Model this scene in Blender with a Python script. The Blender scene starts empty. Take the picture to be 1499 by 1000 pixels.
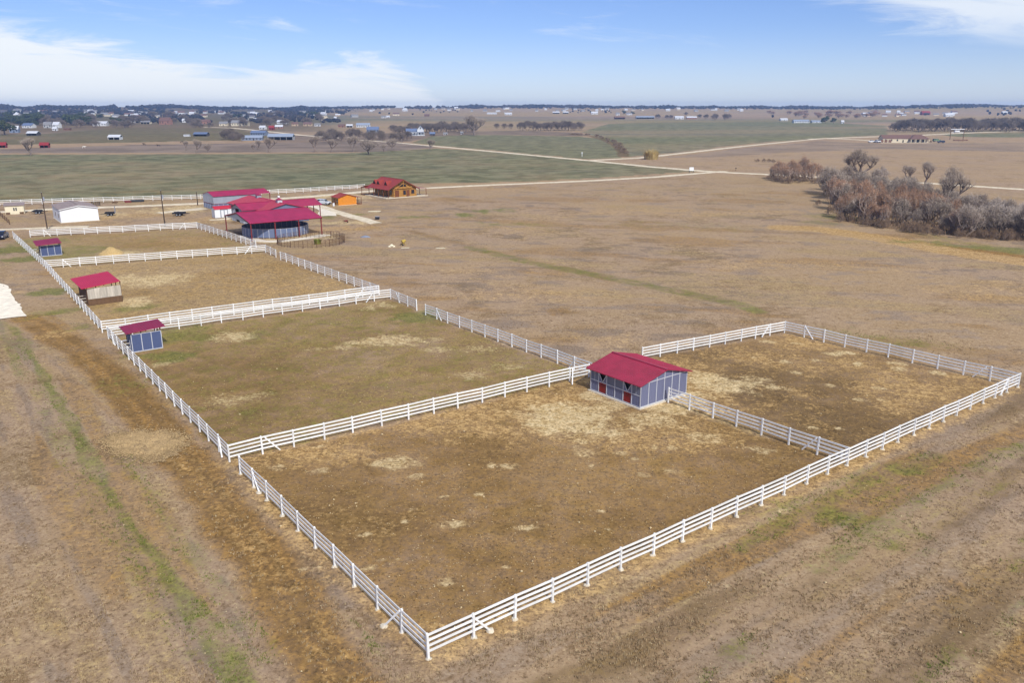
import bpy, bmesh, math, random
import numpy as np
from mathutils import Vector, Matrix

scene = bpy.context.scene
COL = scene.collection
R = math.radians

# ------------------------------------------------------------------ camera, sky, sun, exposure
EYE = 30.0                                   # drone height above the paddocks, metres
PITCH = math.atan(342 / 1166)
cam_data = bpy.data.cameras.new('camera')
cam_data.lens = 28.0
cam_data.sensor_width = 36.0
cam_data.clip_start = 0.5
cam_data.clip_end = 20000
cam = bpy.data.objects.new('camera', cam_data)
COL.objects.link(cam)
cam.location = (0, 0, EYE)
cam.rotation_euler = (math.pi / 2 - PITCH, 0, 0)
scene.camera = cam

SUN_EL, SUN_AZ = R(42), R(-66.5)             # direction TOWARDS the sun, from +X, counter-clockwise
world = bpy.data.worlds.new('World')
scene.world = world
world.use_nodes = True
wn, wl = world.node_tree.nodes, world.node_tree.links
wn.clear()

def wnode(t, **kw):
    n = wn.new(t)
    for k, v in kw.items():
        setattr(n, k, v)
    return n

def wmath(op, a, b=None, c=None, clamp=False):
    n = wnode('ShaderNodeMath', operation=op, use_clamp=clamp)
    for i, v in enumerate((a, b, c)):
        if v is None:
            continue
        if isinstance(v, (int, float)):
            n.inputs[i].default_value = v
        else:
            wl.new(v, n.inputs[i])
    return n.outputs[0]

w_out = wnode('ShaderNodeOutputWorld')
sky = wnode('ShaderNodeTexSky', sky_type='NISHITA', sun_disc=False)
sky.sun_elevation = SUN_EL
sky.sun_rotation = math.pi / 2 - SUN_AZ
sky.altitude = 300
sky.air_density = 0.9
sky.dust_density = 0.25
sky.ozone_density = 3.0
tint = wnode('ShaderNodeMix', data_type='RGBA', blend_type='MULTIPLY')
tint.inputs['Factor'].default_value = 1.0
tint.inputs['B'].default_value = (0.80, 0.88, 1.22, 1)
wl.new(sky.outputs['Color'], tint.inputs['A'])
bg_sky = wnode('ShaderNodeBackground')
bg_sky.inputs['Strength'].default_value = 0.10
wl.new(tint.outputs['Result'], bg_sky.inputs['Color'])
bg_cloud = wnode('ShaderNodeBackground')
bg_cloud.inputs['Color'].default_value = (0.90, 0.95, 1.0, 1)
bg_cloud.inputs['Strength'].default_value = 1.02
tc = wnode('ShaderNodeTexCoord')
sep = wnode('ShaderNodeSeparateXYZ')
wl.new(tc.outputs['Generated'], sep.inputs[0])
DEG = 180 / math.pi
w_az = wmath('MULTIPLY', wmath('ARCTAN2', sep.outputs['X'], sep.outputs['Y']), DEG)
w_el = wmath('MULTIPLY', wmath('ARCSINE', sep.outputs['Z']), DEG)
comb = wnode('ShaderNodeCombineXYZ')
wl.new(wmath('ADD', wmath('MULTIPLY', w_az, 0.16), wmath('MULTIPLY', w_el, 0.25)), comb.inputs['X'])
wl.new(wmath('ADD', wmath('MULTIPLY', w_el, 1.05), wmath('MULTIPLY', w_az, 0.03)), comb.inputs['Y'])
cn = wnode('ShaderNodeTexNoise')
cn.inputs['Scale'].default_value = 0.62
cn.inputs['Detail'].default_value = 7
cn.inputs['Roughness'].default_value = 0.66
cn.inputs['Distortion'].default_value = 1.1
wl.new(comb.outputs[0], cn.inputs['Vector'])
# low bank of cloud: its upper edge as an elevation for each bearing
edge = wnode('ShaderNodeFloatCurve')
cv = edge.mapping.curves[0]
pts = [(-180, 3.0), (-90, 5.0), (-45, 6.0), (-33, 5.0), (-26, 3.9), (-20, 2.6), (-16.5, 2.3), (-13, 3.3), (-9, 3.0), (-5.5, 1.4), (-1.5, -.9), (60, -1.2), (110, 2.0), (180, 3.0)]
norm = [((a + 180) / 360, (e + 10) / 20) for a, e in pts]
cv.points[0].location = norm[0]
cv.points[1].location = norm[-1]
for p in norm[1:-1]:
    cv.points.new(*p)
edge.mapping.update()
wl.new(wmath('DIVIDE', wmath('ADD', w_az, 180), 360), edge.inputs['Value'])
top_edge = wmath('SUBTRACT', wmath('MULTIPLY', edge.outputs[0], 20), 10)
d_low = wmath('SUBTRACT', top_edge, w_el)
d_low = wmath('ADD', d_low, wmath('MULTIPLY', wmath('SUBTRACT', cn.outputs['Fac'], 0.5), 5.5))
lo = wnode('ShaderNodeMapRange', interpolation_type='SMOOTHSTEP')
wl.new(d_low, lo.inputs['Value'])
lo.inputs['From Min'].default_value = -0.6
lo.inputs['From Max'].default_value = 1.3
lo.inputs['To Max'].default_value = 0.98
# high cirrus: thin streaks that thicken towards the right
hi_bias = wnode('ShaderNodeMapRange', interpolation_type='SMOOTHSTEP')
wl.new(wmath('ADD', w_az, wmath('MULTIPLY', w_el, 1.3)), hi_bias.inputs['Value'])
hi_bias.inputs['From Min'].default_value = 25
hi_bias.inputs['From Max'].default_value = 39
hi_bias.inputs['To Max'].default_value = 0.42
hi_el = wnode('ShaderNodeMapRange', interpolation_type='SMOOTHSTEP')
wl.new(w_el, hi_el.inputs['Value'])
hi_el.inputs['From Min'].default_value = 2.2
hi_el.inputs['From Max'].default_value = 5.5
hi_v = wmath('ADD', cn.outputs['Fac'], hi_bias.outputs[0])
hi = wnode('ShaderNodeMapRange', interpolation_type='SMOOTHSTEP')
wl.new(hi_v, hi.inputs['Value'])
hi.inputs['From Min'].default_value = 0.52
hi.inputs['From Max'].default_value = 0.95
hi.inputs['To Max'].default_value = 0.8
cl = wmath('MAXIMUM', lo.outputs[0], wmath('MULTIPLY', hi.outputs[0], hi_el.outputs[0]))
# pale veil close to the horizon
veil = wnode('ShaderNodeMapRange', interpolation_type='SMOOTHSTEP')
wl.new(w_el, veil.inputs['Value'])
veil.inputs['From Min'].default_value = 5.5
veil.inputs['From Max'].default_value = -1.0
veil.inputs['To Max'].default_value = 0.36
cl = wmath('MAXIMUM', cl, veil.outputs[0], clamp=True)
mixw = wnode('ShaderNodeMixShader')
wl.new(cl, mixw.inputs[0])
wl.new(bg_sky.outputs[0], mixw.inputs[1])
wl.new(bg_cloud.outputs[0], mixw.inputs[2])
wl.new(mixw.outputs[0], w_out.inputs['Surface'])

sun_data = bpy.data.lights.new('sun', 'SUN')
sun_data.energy = 3.9
sun_data.angle = R(0.5)
sun_data.color = (1.0, 0.97, 0.92)
sun = bpy.data.objects.new('sun', sun_data)
COL.objects.link(sun)
to_sun = Vector((math.cos(SUN_EL) * math.cos(SUN_AZ), math.cos(SUN_EL) * math.sin(SUN_AZ), math.sin(SUN_EL)))
sun.rotation_euler = to_sun.to_track_quat('Z', 'Y').to_euler()
sun.location = (40, -60, 120)

vs = scene.view_settings
vs.view_transform = 'Standard'
vs.look = 'None'
vs.gamma = 1
vs.use_curve_mapping = False
vs.exposure = 0.0
scene.render.engine = 'CYCLES'
try:
    scene.cycles.volume_bounces = 1
    scene.cycles.max_bounces = 6
    scene.cycles.transparent_max_bounces = 4
except Exception:
    pass

# ------------------------------------------------------------------ survey helpers
def terrain(x, y):
    """height of the land: level around the ranch, rising to low hills 3.5 km away"""
    x = np.asarray(x, float); y = np.asarray(y, float)
    r = np.hypot(x, y)
    a = np.degrees(np.arctan2(x, y))
    t = np.clip((r - 800) / 2600, 0, 1)
    z = 25 * t ** 1.3
    ridge = 6 + 2.2 * np.sin(a * .21 + 1.0) + 1.5 * np.sin(a * .47 + .4) + 3.5 * np.exp(-((a + 4) / 5) ** 2) + 2.5 * np.exp(-((a - 11) / 4) ** 2) + 3.0 * np.exp(-((a - 29) / 5) ** 2)
    z = z + ridge * np.clip((r - 2900) / 700, 0, 1)
    return z

def ray(px, py):
    x = (px - 749.5) / 1166
    y = -(py - 500) / 1166
    d = Vector((x, math.cos(PITCH) + y * math.sin(PITCH), -math.sin(PITCH) + y * math.cos(PITCH)))
    h = math.hypot(d.x, d.y)
    return Vector((d.x / h, d.y / h, d.z / h))

def spot(px, py, h=0.0):
    """where the sight line of a photo pixel meets the land (or a level h above it)"""
    d = ray(px, py)
    if d.z < -0.034:
        t = (h - EYE) / d.z
        if t < 790:
            return Vector((d.x * t, d.y * t, h))
    lo_, hi_ = 700.0, 4200.0
    rs = np.linspace(lo_, hi_, 3501)
    g = terrain(d.x * rs, d.y * rs) + h - (EYE + d.z * rs)
    k = np.argmax(g > 0) if (g > 0).any() else len(rs) - 1
    t = float(rs[k])
    return Vector((d.x * t, d.y * t, float(terrain(d.x * t, d.y * t))))

def mpp(p):
    """metres per photo pixel at a place"""
    return math.hypot(math.hypot(p.x, p.y), EYE - p.z) / 1166

# ------------------------------------------------------------------ object helpers
def tag(o, label=None, cat=None, group=None, kind=None):
    if label: o['label'] = label
    if cat: o['category'] = cat
    if group: o['group'] = group
    if kind: o['kind'] = kind
    return o

def thing(name, label, cat, loc=(0, 0, 0), rz=0.0, group=None):
    o = bpy.data.objects.new(name, None)
    o.empty_display_size = .5
    COL.objects.link(o)
    o.location = loc
    o.rotation_euler = (0, 0, rz)
    return tag(o, label, cat, group)

def inst(name, me, parent=None, loc=(0, 0, 0), rot=(0, 0, 0), scale=(1, 1, 1)):
    o = bpy.data.objects.new(name, me)
    COL.objects.link(o)
    if parent: o.parent = parent
    o.location = loc
    o.rotation_euler = rot
    o.scale = scale
    return o

def copy_tree(src, parent=None):
    o = src.copy()
    COL.objects.link(o)
    if parent: o.parent = parent
    for ch in src.children:
        copy_tree(ch, o)
    return o

class MB:
    """collects simple shapes into one mesh"""
    def __init__(self):
        self.v = []; self.f = []
    def add(self, vs_, fs_):
        n = len(self.v)
        self.v += [tuple(p) for p in vs_]
        self.f += [tuple(i + n for i in f) for f in fs_]
        return self
    def box(self, x0, x1, y0, y1, z0, z1):
        v = [(x0, y0, z0), (x1, y0, z0), (x1, y1, z0), (x0, y1, z0), (x0, y0, z1), (x1, y0, z1), (x1, y1, z1), (x0, y1, z1)]
        return self.add(v, [(3, 2, 1, 0), (4, 5, 6, 7), (0, 1, 5, 4), (1, 2, 6, 5), (2, 3, 7, 6), (3, 0, 4, 7)])
    def hexa(self, b, t):
        return self.add(list(b) + list(t), [(3, 2, 1, 0), (4, 5, 6, 7), (0, 1, 5, 4), (1, 2, 6, 5), (2, 3, 7, 6), (3, 0, 4, 7)])
    def prism(self, poly, off):
        """polygon (3-D points) extruded by the vector off"""
        n = len(poly)
        a = [Vector(p) for p in poly]; b = [p + Vector(off) for p in a]
        fs_ = [tuple(range(n)), tuple(reversed(range(n, 2 * n)))]
        fs_ += [(i, i + n, (i + 1) % n + n, (i + 1) % n) for i in range(n)]
        return self.add(a + b, fs_)
    def beam(self, p, q, w, h=None, up=(0, 0, 1)):
        p, q = Vector(p), Vector(q)
        d = (q - p).normalized()
        s = d.cross(Vector(up))
        if s.length < 1e-4: s = d.cross(Vector((1, 0, 0)))
        s.normalize(); u = s.cross(d)
        a, b = s * w / 2, u * (h or w) / 2
        return self.hexa([p - a - b, p + a - b, p + a + b, p - a + b], [q - a - b, q + a - b, q + a + b, q - a + b])
    def tube(self, p, q, r0, r1=None, n=6, cap=True):
        p, q = Vector(p), Vector(q)
        r1 = r0 if r1 is None else r1
        d = (q - p).normalized()
        s = d.cross(Vector((0, 0, 1)))
        if s.length < 1e-3: s = Vector((1, 0, 0))
        s.normalize(); u = s.cross(d)
        ring = [s * math.cos(2 * math.pi * i / n) + u * math.sin(2 * math.pi * i / n) for i in range(n)]
        v = [p + k * r0 for k in ring] + [q + k * r1 for k in ring]
        f = [(i, (i + 1) % n, (i + 1) % n + n, i + n) for i in range(n)]
        if cap: f += [tuple(reversed(range(n))), tuple(range(n, 2 * n))]
        return self.add(v, f)
    def mesh(self, name, mat, smooth=False):
        me = bpy.data.meshes.new(name)
        me.from_pydata(self.v, [], self.f)
        bm = bmesh.new(); bm.from_mesh(me)
        bmesh.ops.recalc_face_normals(bm, faces=bm.faces)
        bm.to_mesh(me); bm.free()
        if mat: me.materials.append(mat)
        if smooth:
            me.polygons.foreach_set('use_smooth', [True] * len(me.polygons))
        me.update()
        return me
    def build(self, name, mat, parent=None, loc=(0, 0, 0), rz=0.0, smooth=False):
        return inst(name, self.mesh(name, mat, smooth), parent, loc, (0, 0, rz))

def np_mesh(name, verts, faces, mat=None, smooth=False):
    """large mesh from arrays; faces all of one size"""
    me = bpy.data.meshes.new(name)
    nf, k = faces.shape
    me.vertices.add(len(verts)); me.vertices.foreach_set('co', np.ascontiguousarray(verts, np.float32).ravel())
    me.loops.add(nf * k); me.loops.foreach_set('vertex_index', np.ascontiguousarray(faces, np.int32).ravel())
    me.polygons.add(nf); me.polygons.foreach_set('loop_start', np.arange(0, nf * k, k, dtype=np.int32))
    try: me.polygons.foreach_set('loop_total', np.full(nf, k, np.int32))
    except Exception: pass
    if smooth: me.polygons.foreach_set('use_smooth', np.ones(nf, bool))
    me.update(calc_edges=True)
    if mat: me.materials.append(mat)
    return me

# ------------------------------------------------------------------ materials
def srgb(r, g, b):
    f = lambda c: c / 12.92 if c <= .04045 else ((c + .055) / 1.055) ** 2.4
    return (f(r / 255), f(g / 255), f(b / 255), 1)

def new_mat(name):
    m = bpy.data.materials.new(name)
    m.use_nodes = True
    nt = m.node_tree
    return m, nt, nt.nodes['Principled BSDF']

def paint(name, col, rough=.6, var=.12, scale=1.5, bump=0.0, bscale=20, spec=.3, metal=0.0, streak=False):
    """plain coat with uneven wear: colour broken by two noises, optional fine relief"""
    m, nt, bs = new_mat(name)
    n = nt.nodes; l = nt.links
    t = n.new('ShaderNodeTexCoord')
    mp = n.new('ShaderNodeMapping')
    if streak: mp.inputs['Scale'].default_value = (1, 1, .15)
    l.new(t.outputs['Object'], mp.inputs[0])
    a = n.new('ShaderNodeTexNoise'); a.inputs['Scale'].default_value = scale; a.inputs['Detail'].default_value = 6; a.inputs['Roughness'].default_value = .65
    l.new(mp.outputs[0], a.inputs['Vector'])
    r = n.new('ShaderNodeMapRange'); r.inputs['From Min'].default_value = .3; r.inputs['From Max'].default_value = .7
    r.inputs['To Min'].default_value = 1 - var; r.inputs['To Max'].default_value = 1 + var * .7
    l.new(a.outputs['Fac'], r.inputs['Value'])
    oi = n.new('ShaderNodeObjectInfo')
    rr = n.new('ShaderNodeMapRange'); rr.inputs['To Min'].default_value = 1 - var * .5; rr.inputs['To Max'].default_value = 1 + var * .4
    l.new(oi.outputs['Random'], rr.inputs['Value'])
    mu = n.new('ShaderNodeMath'); mu.operation = 'MULTIPLY'
    l.new(r.outputs[0], mu.inputs[0]); l.new(rr.outputs[0], mu.inputs[1])
    mx = n.new('ShaderNodeVectorMath'); mx.operation = 'SCALE'
    mx.inputs[0].default_value = col[:3]
    l.new(mu.outputs[0], mx.inputs['Scale'])
    l.new(mx.outputs[0], bs.inputs['Base Color'])
    bs.inputs['Roughness'].default_value = rough
    bs.inputs['Metallic'].default_value = metal
    bs.inputs['Specular IOR Level'].default_value = spec
    if bump:
        b = n.new('ShaderNodeTexNoise'); b.inputs['Scale'].default_value = bscale; b.inputs['Detail'].default_value = 4
        l.new(t.outputs['Object'], b.inputs['Vector'])
        bp = n.new('ShaderNodeBump'); bp.inputs['Strength'].default_value = bump; bp.inputs['Distance'].default_value = .03
        l.new(b.outputs['Fac'], bp.inputs['Height']); l.new(bp.outputs[0], bs.inputs['Normal'])
    return m

ORD = ('first', 'second', 'third', 'fourth', 'fifth', 'sixth', 'seventh', 'eighth', 'ninth', 'tenth', 'eleventh', 'twelfth', 'thirteenth', 'fourteenth', 'fifteenth', 'sixteenth', 'seventeenth', 'eighteenth', 'nineteenth', 'twentieth')
rng = random.Random(11)
nrng = np.random.default_rng(5)

_tab = np.random.default_rng(77).random((256, 256))
def vnoise(x, y):
    xi = np.floor(x).astype(int); yi = np.floor(y).astype(int)
    fx = x - xi; fy = y - yi
    fx = fx * fx * (3 - 2 * fx); fy = fy * fy * (3 - 2 * fy)
    a = _tab[xi & 255, yi & 255]; b = _tab[(xi + 1) & 255, yi & 255]
    c = _tab[xi & 255, (yi + 1) & 255]; d = _tab[(xi + 1) & 255, (yi + 1) & 255]
    return (a * (1 - fx) + b * fx) * (1 - fy) + (c * (1 - fx) + d * fx) * fy
def fbm(x, y, s, o=4):
    t = 0; w = 1; tot = 0
    for i in range(o):
        t = t + w * vnoise(x / s + 17.3 * i, y / s - 9.1 * i); tot += w; w *= .5; s = s * .47
    return t / tot
def sstep(a, b, t):
    t = np.clip((t - a) / (b - a), 0, 1)
    return t * t * (3 - 2 * t)
# ------------------------------------------------------------------ plan of the ranch (metres)
def P2(px, py):
    p = spot(px, py); return (p.x, p.y)
cA = P2(627, 965); cB = P2(1490, 567); cC = P2(1148, 487); cD = P2(336, 676); cD2 = P2(352, 694)
cE = P2(159, 496); cE2 = P2(150, 487); cF = P2(20, 349)
cG = P2(862, 552); cH = P2(840, 541); cI = P2(623, 461); cJ = P2(610, 454); cK = P2(572, 437.5)
cL = P2(555, 432); cM = P2(411, 380); cN = P2(404, 376.5); cO = P2(389, 369.5); cQ = P2(67, 393)
cR = P2(375, 363); cS = P2(289, 334.5); cT = P2(44.5, 347)
cU = P2(978, 589); cV = P2(1240, 681); cW = P2(940, 527)

def poly_sd(x, y, pts):
    """signed distance to a polygon, positive inside"""
    d = np.full(x.shape, 1e9); ins = np.zeros(x.shape, bool)
    n = len(pts)
    for i in range(n):
        (x0, y0), (x1, y1) = pts[i], pts[(i + 1) % n]
        ex, ey = x1 - x0, y1 - y0
        t = np.clip(((x - x0) * ex + (y - y0) * ey) / (ex * ex + ey * ey), 0, 1)
        d = np.minimum(d, np.hypot(x - x0 - t * ex, y - y0 - t * ey))
        c = ((y0 > y) != (y1 > y)) & (x < (x1 - x0) * (y - y0) / (y1 - y0 + 1e-12) + x0)
        ins ^= c
    return np.where(ins, d, -d)
def line_d(x, y, pts):
    d = np.full(x.shape, 1e9)
    for (x0, y0), (x1, y1) in zip(pts[:-1], pts[1:]):
        ex, ey = x1 - x0, y1 - y0
        t = np.clip(((x - x0) * ex + (y - y0) * ey) / (ex * ex + ey * ey), 0, 1)
        d = np.minimum(d, np.hypot(x - x0 - t * ex, y - y0 - t * ey))
    return d
def pix(*a):
    return [P2(*p) for p in a]

BLOBS = dict(green=[], brown=[], ochre=[], pale=[], dark=[], gold=[], plow=[])
def blob(ch, px, py, rx, ry, s=1.0):
    c = spot(px, py); k = mpp(c)
    a = spot(px, py + ry); b = spot(px, py - ry)
    BLOBS[ch].append((c.x, c.y, math.atan2(c.y, c.x), max(.1, (b - a).length / 2), rx * k, s * (1.3 if ch == 'green' else 1)))
# near barn: trampled straw and chalk, plus brown and dark patches
for a in [('pale', 840, 612, 70, 21, 1.0), ('pale', 940, 612, 44, 10, .65), ('pale', 885, 578, 30, 10, .7), ('ochre', 800, 585, 110, 22, .9), ('ochre', 1010, 560, 90, 40, .8),
          ('ochre', 960, 640, 120, 25, .55), ('pale', 1080, 562, 66, 15, 1.1), ('pale', 1000, 580, 40, 12, .85), ('brown', 830, 585, 60, 10, .6), ('dark', 845, 568, 28, 10, .5), ('brown', 880, 597, 40, 6, .5)]: blob(*a)
for a in [('pale', 975, 597, 42, 7, 1.3), ('pale', 868, 579, 18, 6, 1.3), ('pale', 900, 592, 34, 5, .9), ('ochre', 780, 620, 120, 24, .6), ('ochre', 700, 612, 100, 14, .8), ('gold', 1020, 620, 120, 26, .6)]: blob(*a)
# paddock in front
for a in [('pale', 585, 678, 32, 9, .75), ('pale', 405, 683, 13, 5, .7), ('pale', 466, 689, 12, 4, .7), ('pale', 610, 697, 10, 4, .6), ('pale', 665, 768, 24, 5, .62), ('pale', 770, 772, 30, 8, .55),
          ('pale', 655, 852, 12, 6, .6), ('pale', 740, 683, 15, 4, .6), ('pale', 855, 663, 20, 6, .5), ('pale', 985, 690, 26, 6, .55), ('pale', 1030, 640, 24, 6, .55), ('pale', 1120, 660, 28, 7, .5), ('dark', 560, 790, 90, 40, .35), ('dark', 640, 710, 110, 36, .3), ('dark', 800, 720, 120, 36, .3),
          ('dark', 1010, 720, 110, 30, .35), ('dark', 1150, 690, 60, 20, .35), ('ochre', 700, 625, 130, 18, .7), ('ochre', 470, 665, 90, 16, .75), ('ochre', 620, 925, 26, 18, .6), ('gold', 830, 860, 90, 14, .5), ('gold', 690, 800, 100, 20, .35), ('gold', 950, 660, 120, 25, .45), ('brown', 500, 720, 100, 40, .3)]: blob(*a)
rs = random.Random(3)
for i in range(34):
    blob('pale', rs.uniform(420, 1150), rs.uniform(650, 860), rs.uniform(4, 11), rs.uniform(1.5, 4), rs.uniform(.55, .85))
# right paddock
for a in [('dark', 1200, 530, 130, 22, .55), ('dark', 1330, 570, 70, 25, .5), ('dark', 1110, 505, 60, 12, .35), ('dark', 1120, 535, 60, 16, .35), ('dark', 1320, 600, 70, 20, .4), ('ochre', 1420, 570, 34, 8, .6), ('ochre', 1060, 515, 70, 16, .5), ('ochre', 1150, 600, 80, 30, .35), ('gold', 1190, 640, 100, 22, .4), ('gold', 1300, 560, 60, 10, .4), ('gold', 1180, 610, 40, 20, .4)]: blob(*a)
for x, y in [(1120, 500), (1168, 503), (1105, 523), (1128, 527), (1195, 528), (1220, 518), (1240, 516), (1255, 533), (1150, 530), (1320, 540), (1285, 568), (1258, 585), (1290, 585), (1190, 626), (1230, 627), (1215, 564), (1090, 552), (1165, 545), (1370, 545), (1315, 532)]:
    blob('pale', x, y, rs.uniform(6, 13), rs.uniform(1.5, 3), .9)
# middle paddock
for a in [('pale', 555, 500, 60, 7, .9), ('pale', 500, 508, 40, 4, .6), ('pale', 345, 492, 30, 8, .7), ('green', 375, 490, 25, 9, .6), ('green', 270, 495, 50, 16, .6), ('green', 240, 522, 40, 8, .85), ('green', 400, 505, 60, 20, .3), ('green', 605, 465, 45, 9, .75), ('green', 330, 545, 70, 22, .3), ('gold', 300, 490, 60, 16, .6), ('gold', 350, 580, 110, 18, .7), ('pale', 345, 585, 60, 9, .55), ('gold', 540, 465, 60, 12, .5),
          ('gold', 420, 620, 100, 14, .6), ('gold', 560, 595, 110, 16, .5), ('pale', 690, 550, 28, 7, .65), ('pale', 640, 512, 26, 4, .5), ('pale', 700, 510, 34, 6, .5), ('pale', 745, 537, 26, 6, .5), ('gold', 700, 535, 80, 16, .5), ('pale', 560, 447, 34, 6, .6), ('dark', 520, 530, 110, 26, .3), ('dark', 640, 530, 70, 22, .35), ('dark', 430, 570, 70, 16, .3), ('dark', 570, 560, 70, 14, .35), ('gold', 640, 490, 60, 8, .4), ('pale', 230, 535, 20, 4, .5)]: blob(*a)
# upper paddocks
for a in [('pale', 215, 410, 44, 9, .85), ('pale', 195, 441, 24, 6, .85), ('pale', 150, 441, 40, 3, .7), ('ochre', 300, 400, 160, 22, .35), ('green', 200, 450, 40, 6, .5), ('dark', 205, 428, 26, 7, .5), ('gold', 330, 410, 160, 26, .5), ('brown', 350, 400, 90, 7, .5), ('brown', 300, 420, 80, 9, .4), ('ochre', 430, 420, 80, 14, .6), ('pale', 172, 371, 20, 3, .8), ('green', 110, 368, 60, 10, .5), ('green', 60, 352, 40, 6, .5), ('brown', 230, 348, 90, 5, .55), ('green', 330, 345, 30, 6, .3), ('gold', 250, 360, 120, 12, .5), ('ochre', 300, 352, 80, 8, .4)]: blob(*a)
# strip left of the fence
for a in [('green', 20, 366, 24, 4, .9), ('green', 30, 380, 20, 4, .9), ('green', 70, 428, 24, 5, .9), ('green', 95, 455, 40, 5, .6), ('green', 125, 478, 20, 6, .5), ('green', 190, 560, 34, 14, .35), ('ochre', 95, 487, 30, 5, .6), ('dark', 180, 815, 14, 10, .35), ('gold', 25, 960, 60, 30, .3), ('gold', 80, 640, 60, 30, .3), ('brown', 110, 480, 120, 12, .4), ('brown', 130, 520, 60, 26, .45), ('brown', 250, 640, 70, 40, .5), ('plow', 30, 500, 60, 16, .5), ('plow', 200, 700, 80, 20, .3), ('plow', 90, 760, 90, 60, .25)]: blob(*a)
# field outside on the right
for a in [('green', 1330, 690, 34, 9, .75), ('green', 1230, 755, 70, 16, .45), ('dark', 1390, 710, 60, 14, .35), ('green', 1290, 800, 60, 14, .3), ('brown', 1410, 860, 40, 14, .55), ('brown', 1360, 900, 60, 8, .4), ('brown', 1180, 770, 50, 14, .35), ('gold', 1450, 840, 60, 12, .5), ('gold', 1460, 690, 50, 12, .3), ('plow', 1320, 760, 160, 40, .35), ('plow', 1150, 850, 200, 60, .3), ('plow', 1100, 730, 80, 20, .3), ('dark', 1220, 880, 60, 16, .25), ('gold', 1140, 985, 40, 12, .4)]: blob(*a)
# big dry field behind
for a in [('ochre', 690, 400, 90, 14, .35), ('ochre', 760, 430, 110, 16, .45), ('brown', 640, 437, 30, 4, .6), ('brown', 690, 445, 40, 5, .4), ('brown', 815, 455, 34, 6, .6), ('brown', 770, 460, 30, 6, .35), ('brown', 830, 497, 40, 8, .5), ('brown', 860, 480, 40, 6, .4), ('dark', 835, 457, 24, 4, .4), ('ochre', 900, 500, 60, 14, .4), ('brown', 1065, 420, 24, 3, .5), ('green', 605, 318, 28, 2.2, .8), ('green', 678, 314, 14, 3, .95), ('green', 708, 309, 14, 3, .95), ('green', 735, 307, 22, 3, .6), ('green', 740, 328, 60, 4, .45), ('green', 850, 320, 60, 5, .2), ('green', 1000, 330, 130, 8, .25), ('gold', 900, 350, 200, 16, .3), ('plow', 850, 370, 160, 10, .4), ('plow', 800, 290, 120, 10, .35), ('plow', 1050, 300, 100, 14, .35), ('plow', 1010, 430, 140, 16, .35), ('gold', 1100, 290, 120, 20, .4), ('green', 1290, 495, 100, 8, .35), ('dark', 1420, 515, 60, 8, .35), ('green', 1195, 325, 40, 4, .35),
          ('ochre', 530, 334, 70, 6, .7), ('brown', 540, 333, 40, 4, .6), ('brown', 560, 344, 30, 4, .55), ('brown', 500, 377, 50, 3, .4), ('pale', 505, 326, 46, 3, .8), ('pale', 548, 309.5, 9, 1.2, .9), ('green', 480, 318, 14, 4, .6), ('green', 533, 313, 14, 1.5, .6), ('pale', 646, 363, 10, 1.2, .8), ('pale', 440, 345, 60, 4.5, .95), ('pale', 395, 352, 36, 3.5, .95), ('pale', 340, 322, 50, 2.5, .8), ('pale', 260, 307, 60, 6, .75), ('ochre', 230, 312, 70, 8, .6), ('ochre', 110, 332, 80, 6, .5), ('pale', 160, 312, 24, 4, .7), ('pale', 430, 296, 70, 5, .9), ('pale', 500, 287, 50, 4, .9), ('dark', 200, 294, 60, 1.5, .5), ('ochre', 300, 322, 40, 6, .6), ('brown', 310, 336, 30, 4, .4)]: blob(*a)
# creek bank by the thicket
for a in [('green', 1440, 362, 80, 4, .7), ('ochre', 1400, 355, 60, 3, .6), ('dark', 1225, 320, 18, 3, .5), ('green', 1215, 317, 30, 5, .5), ('brown', 1180, 285, 46, 6, .35), ('gold', 1230, 330, 40, 10, .3)]: blob(*a)

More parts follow.
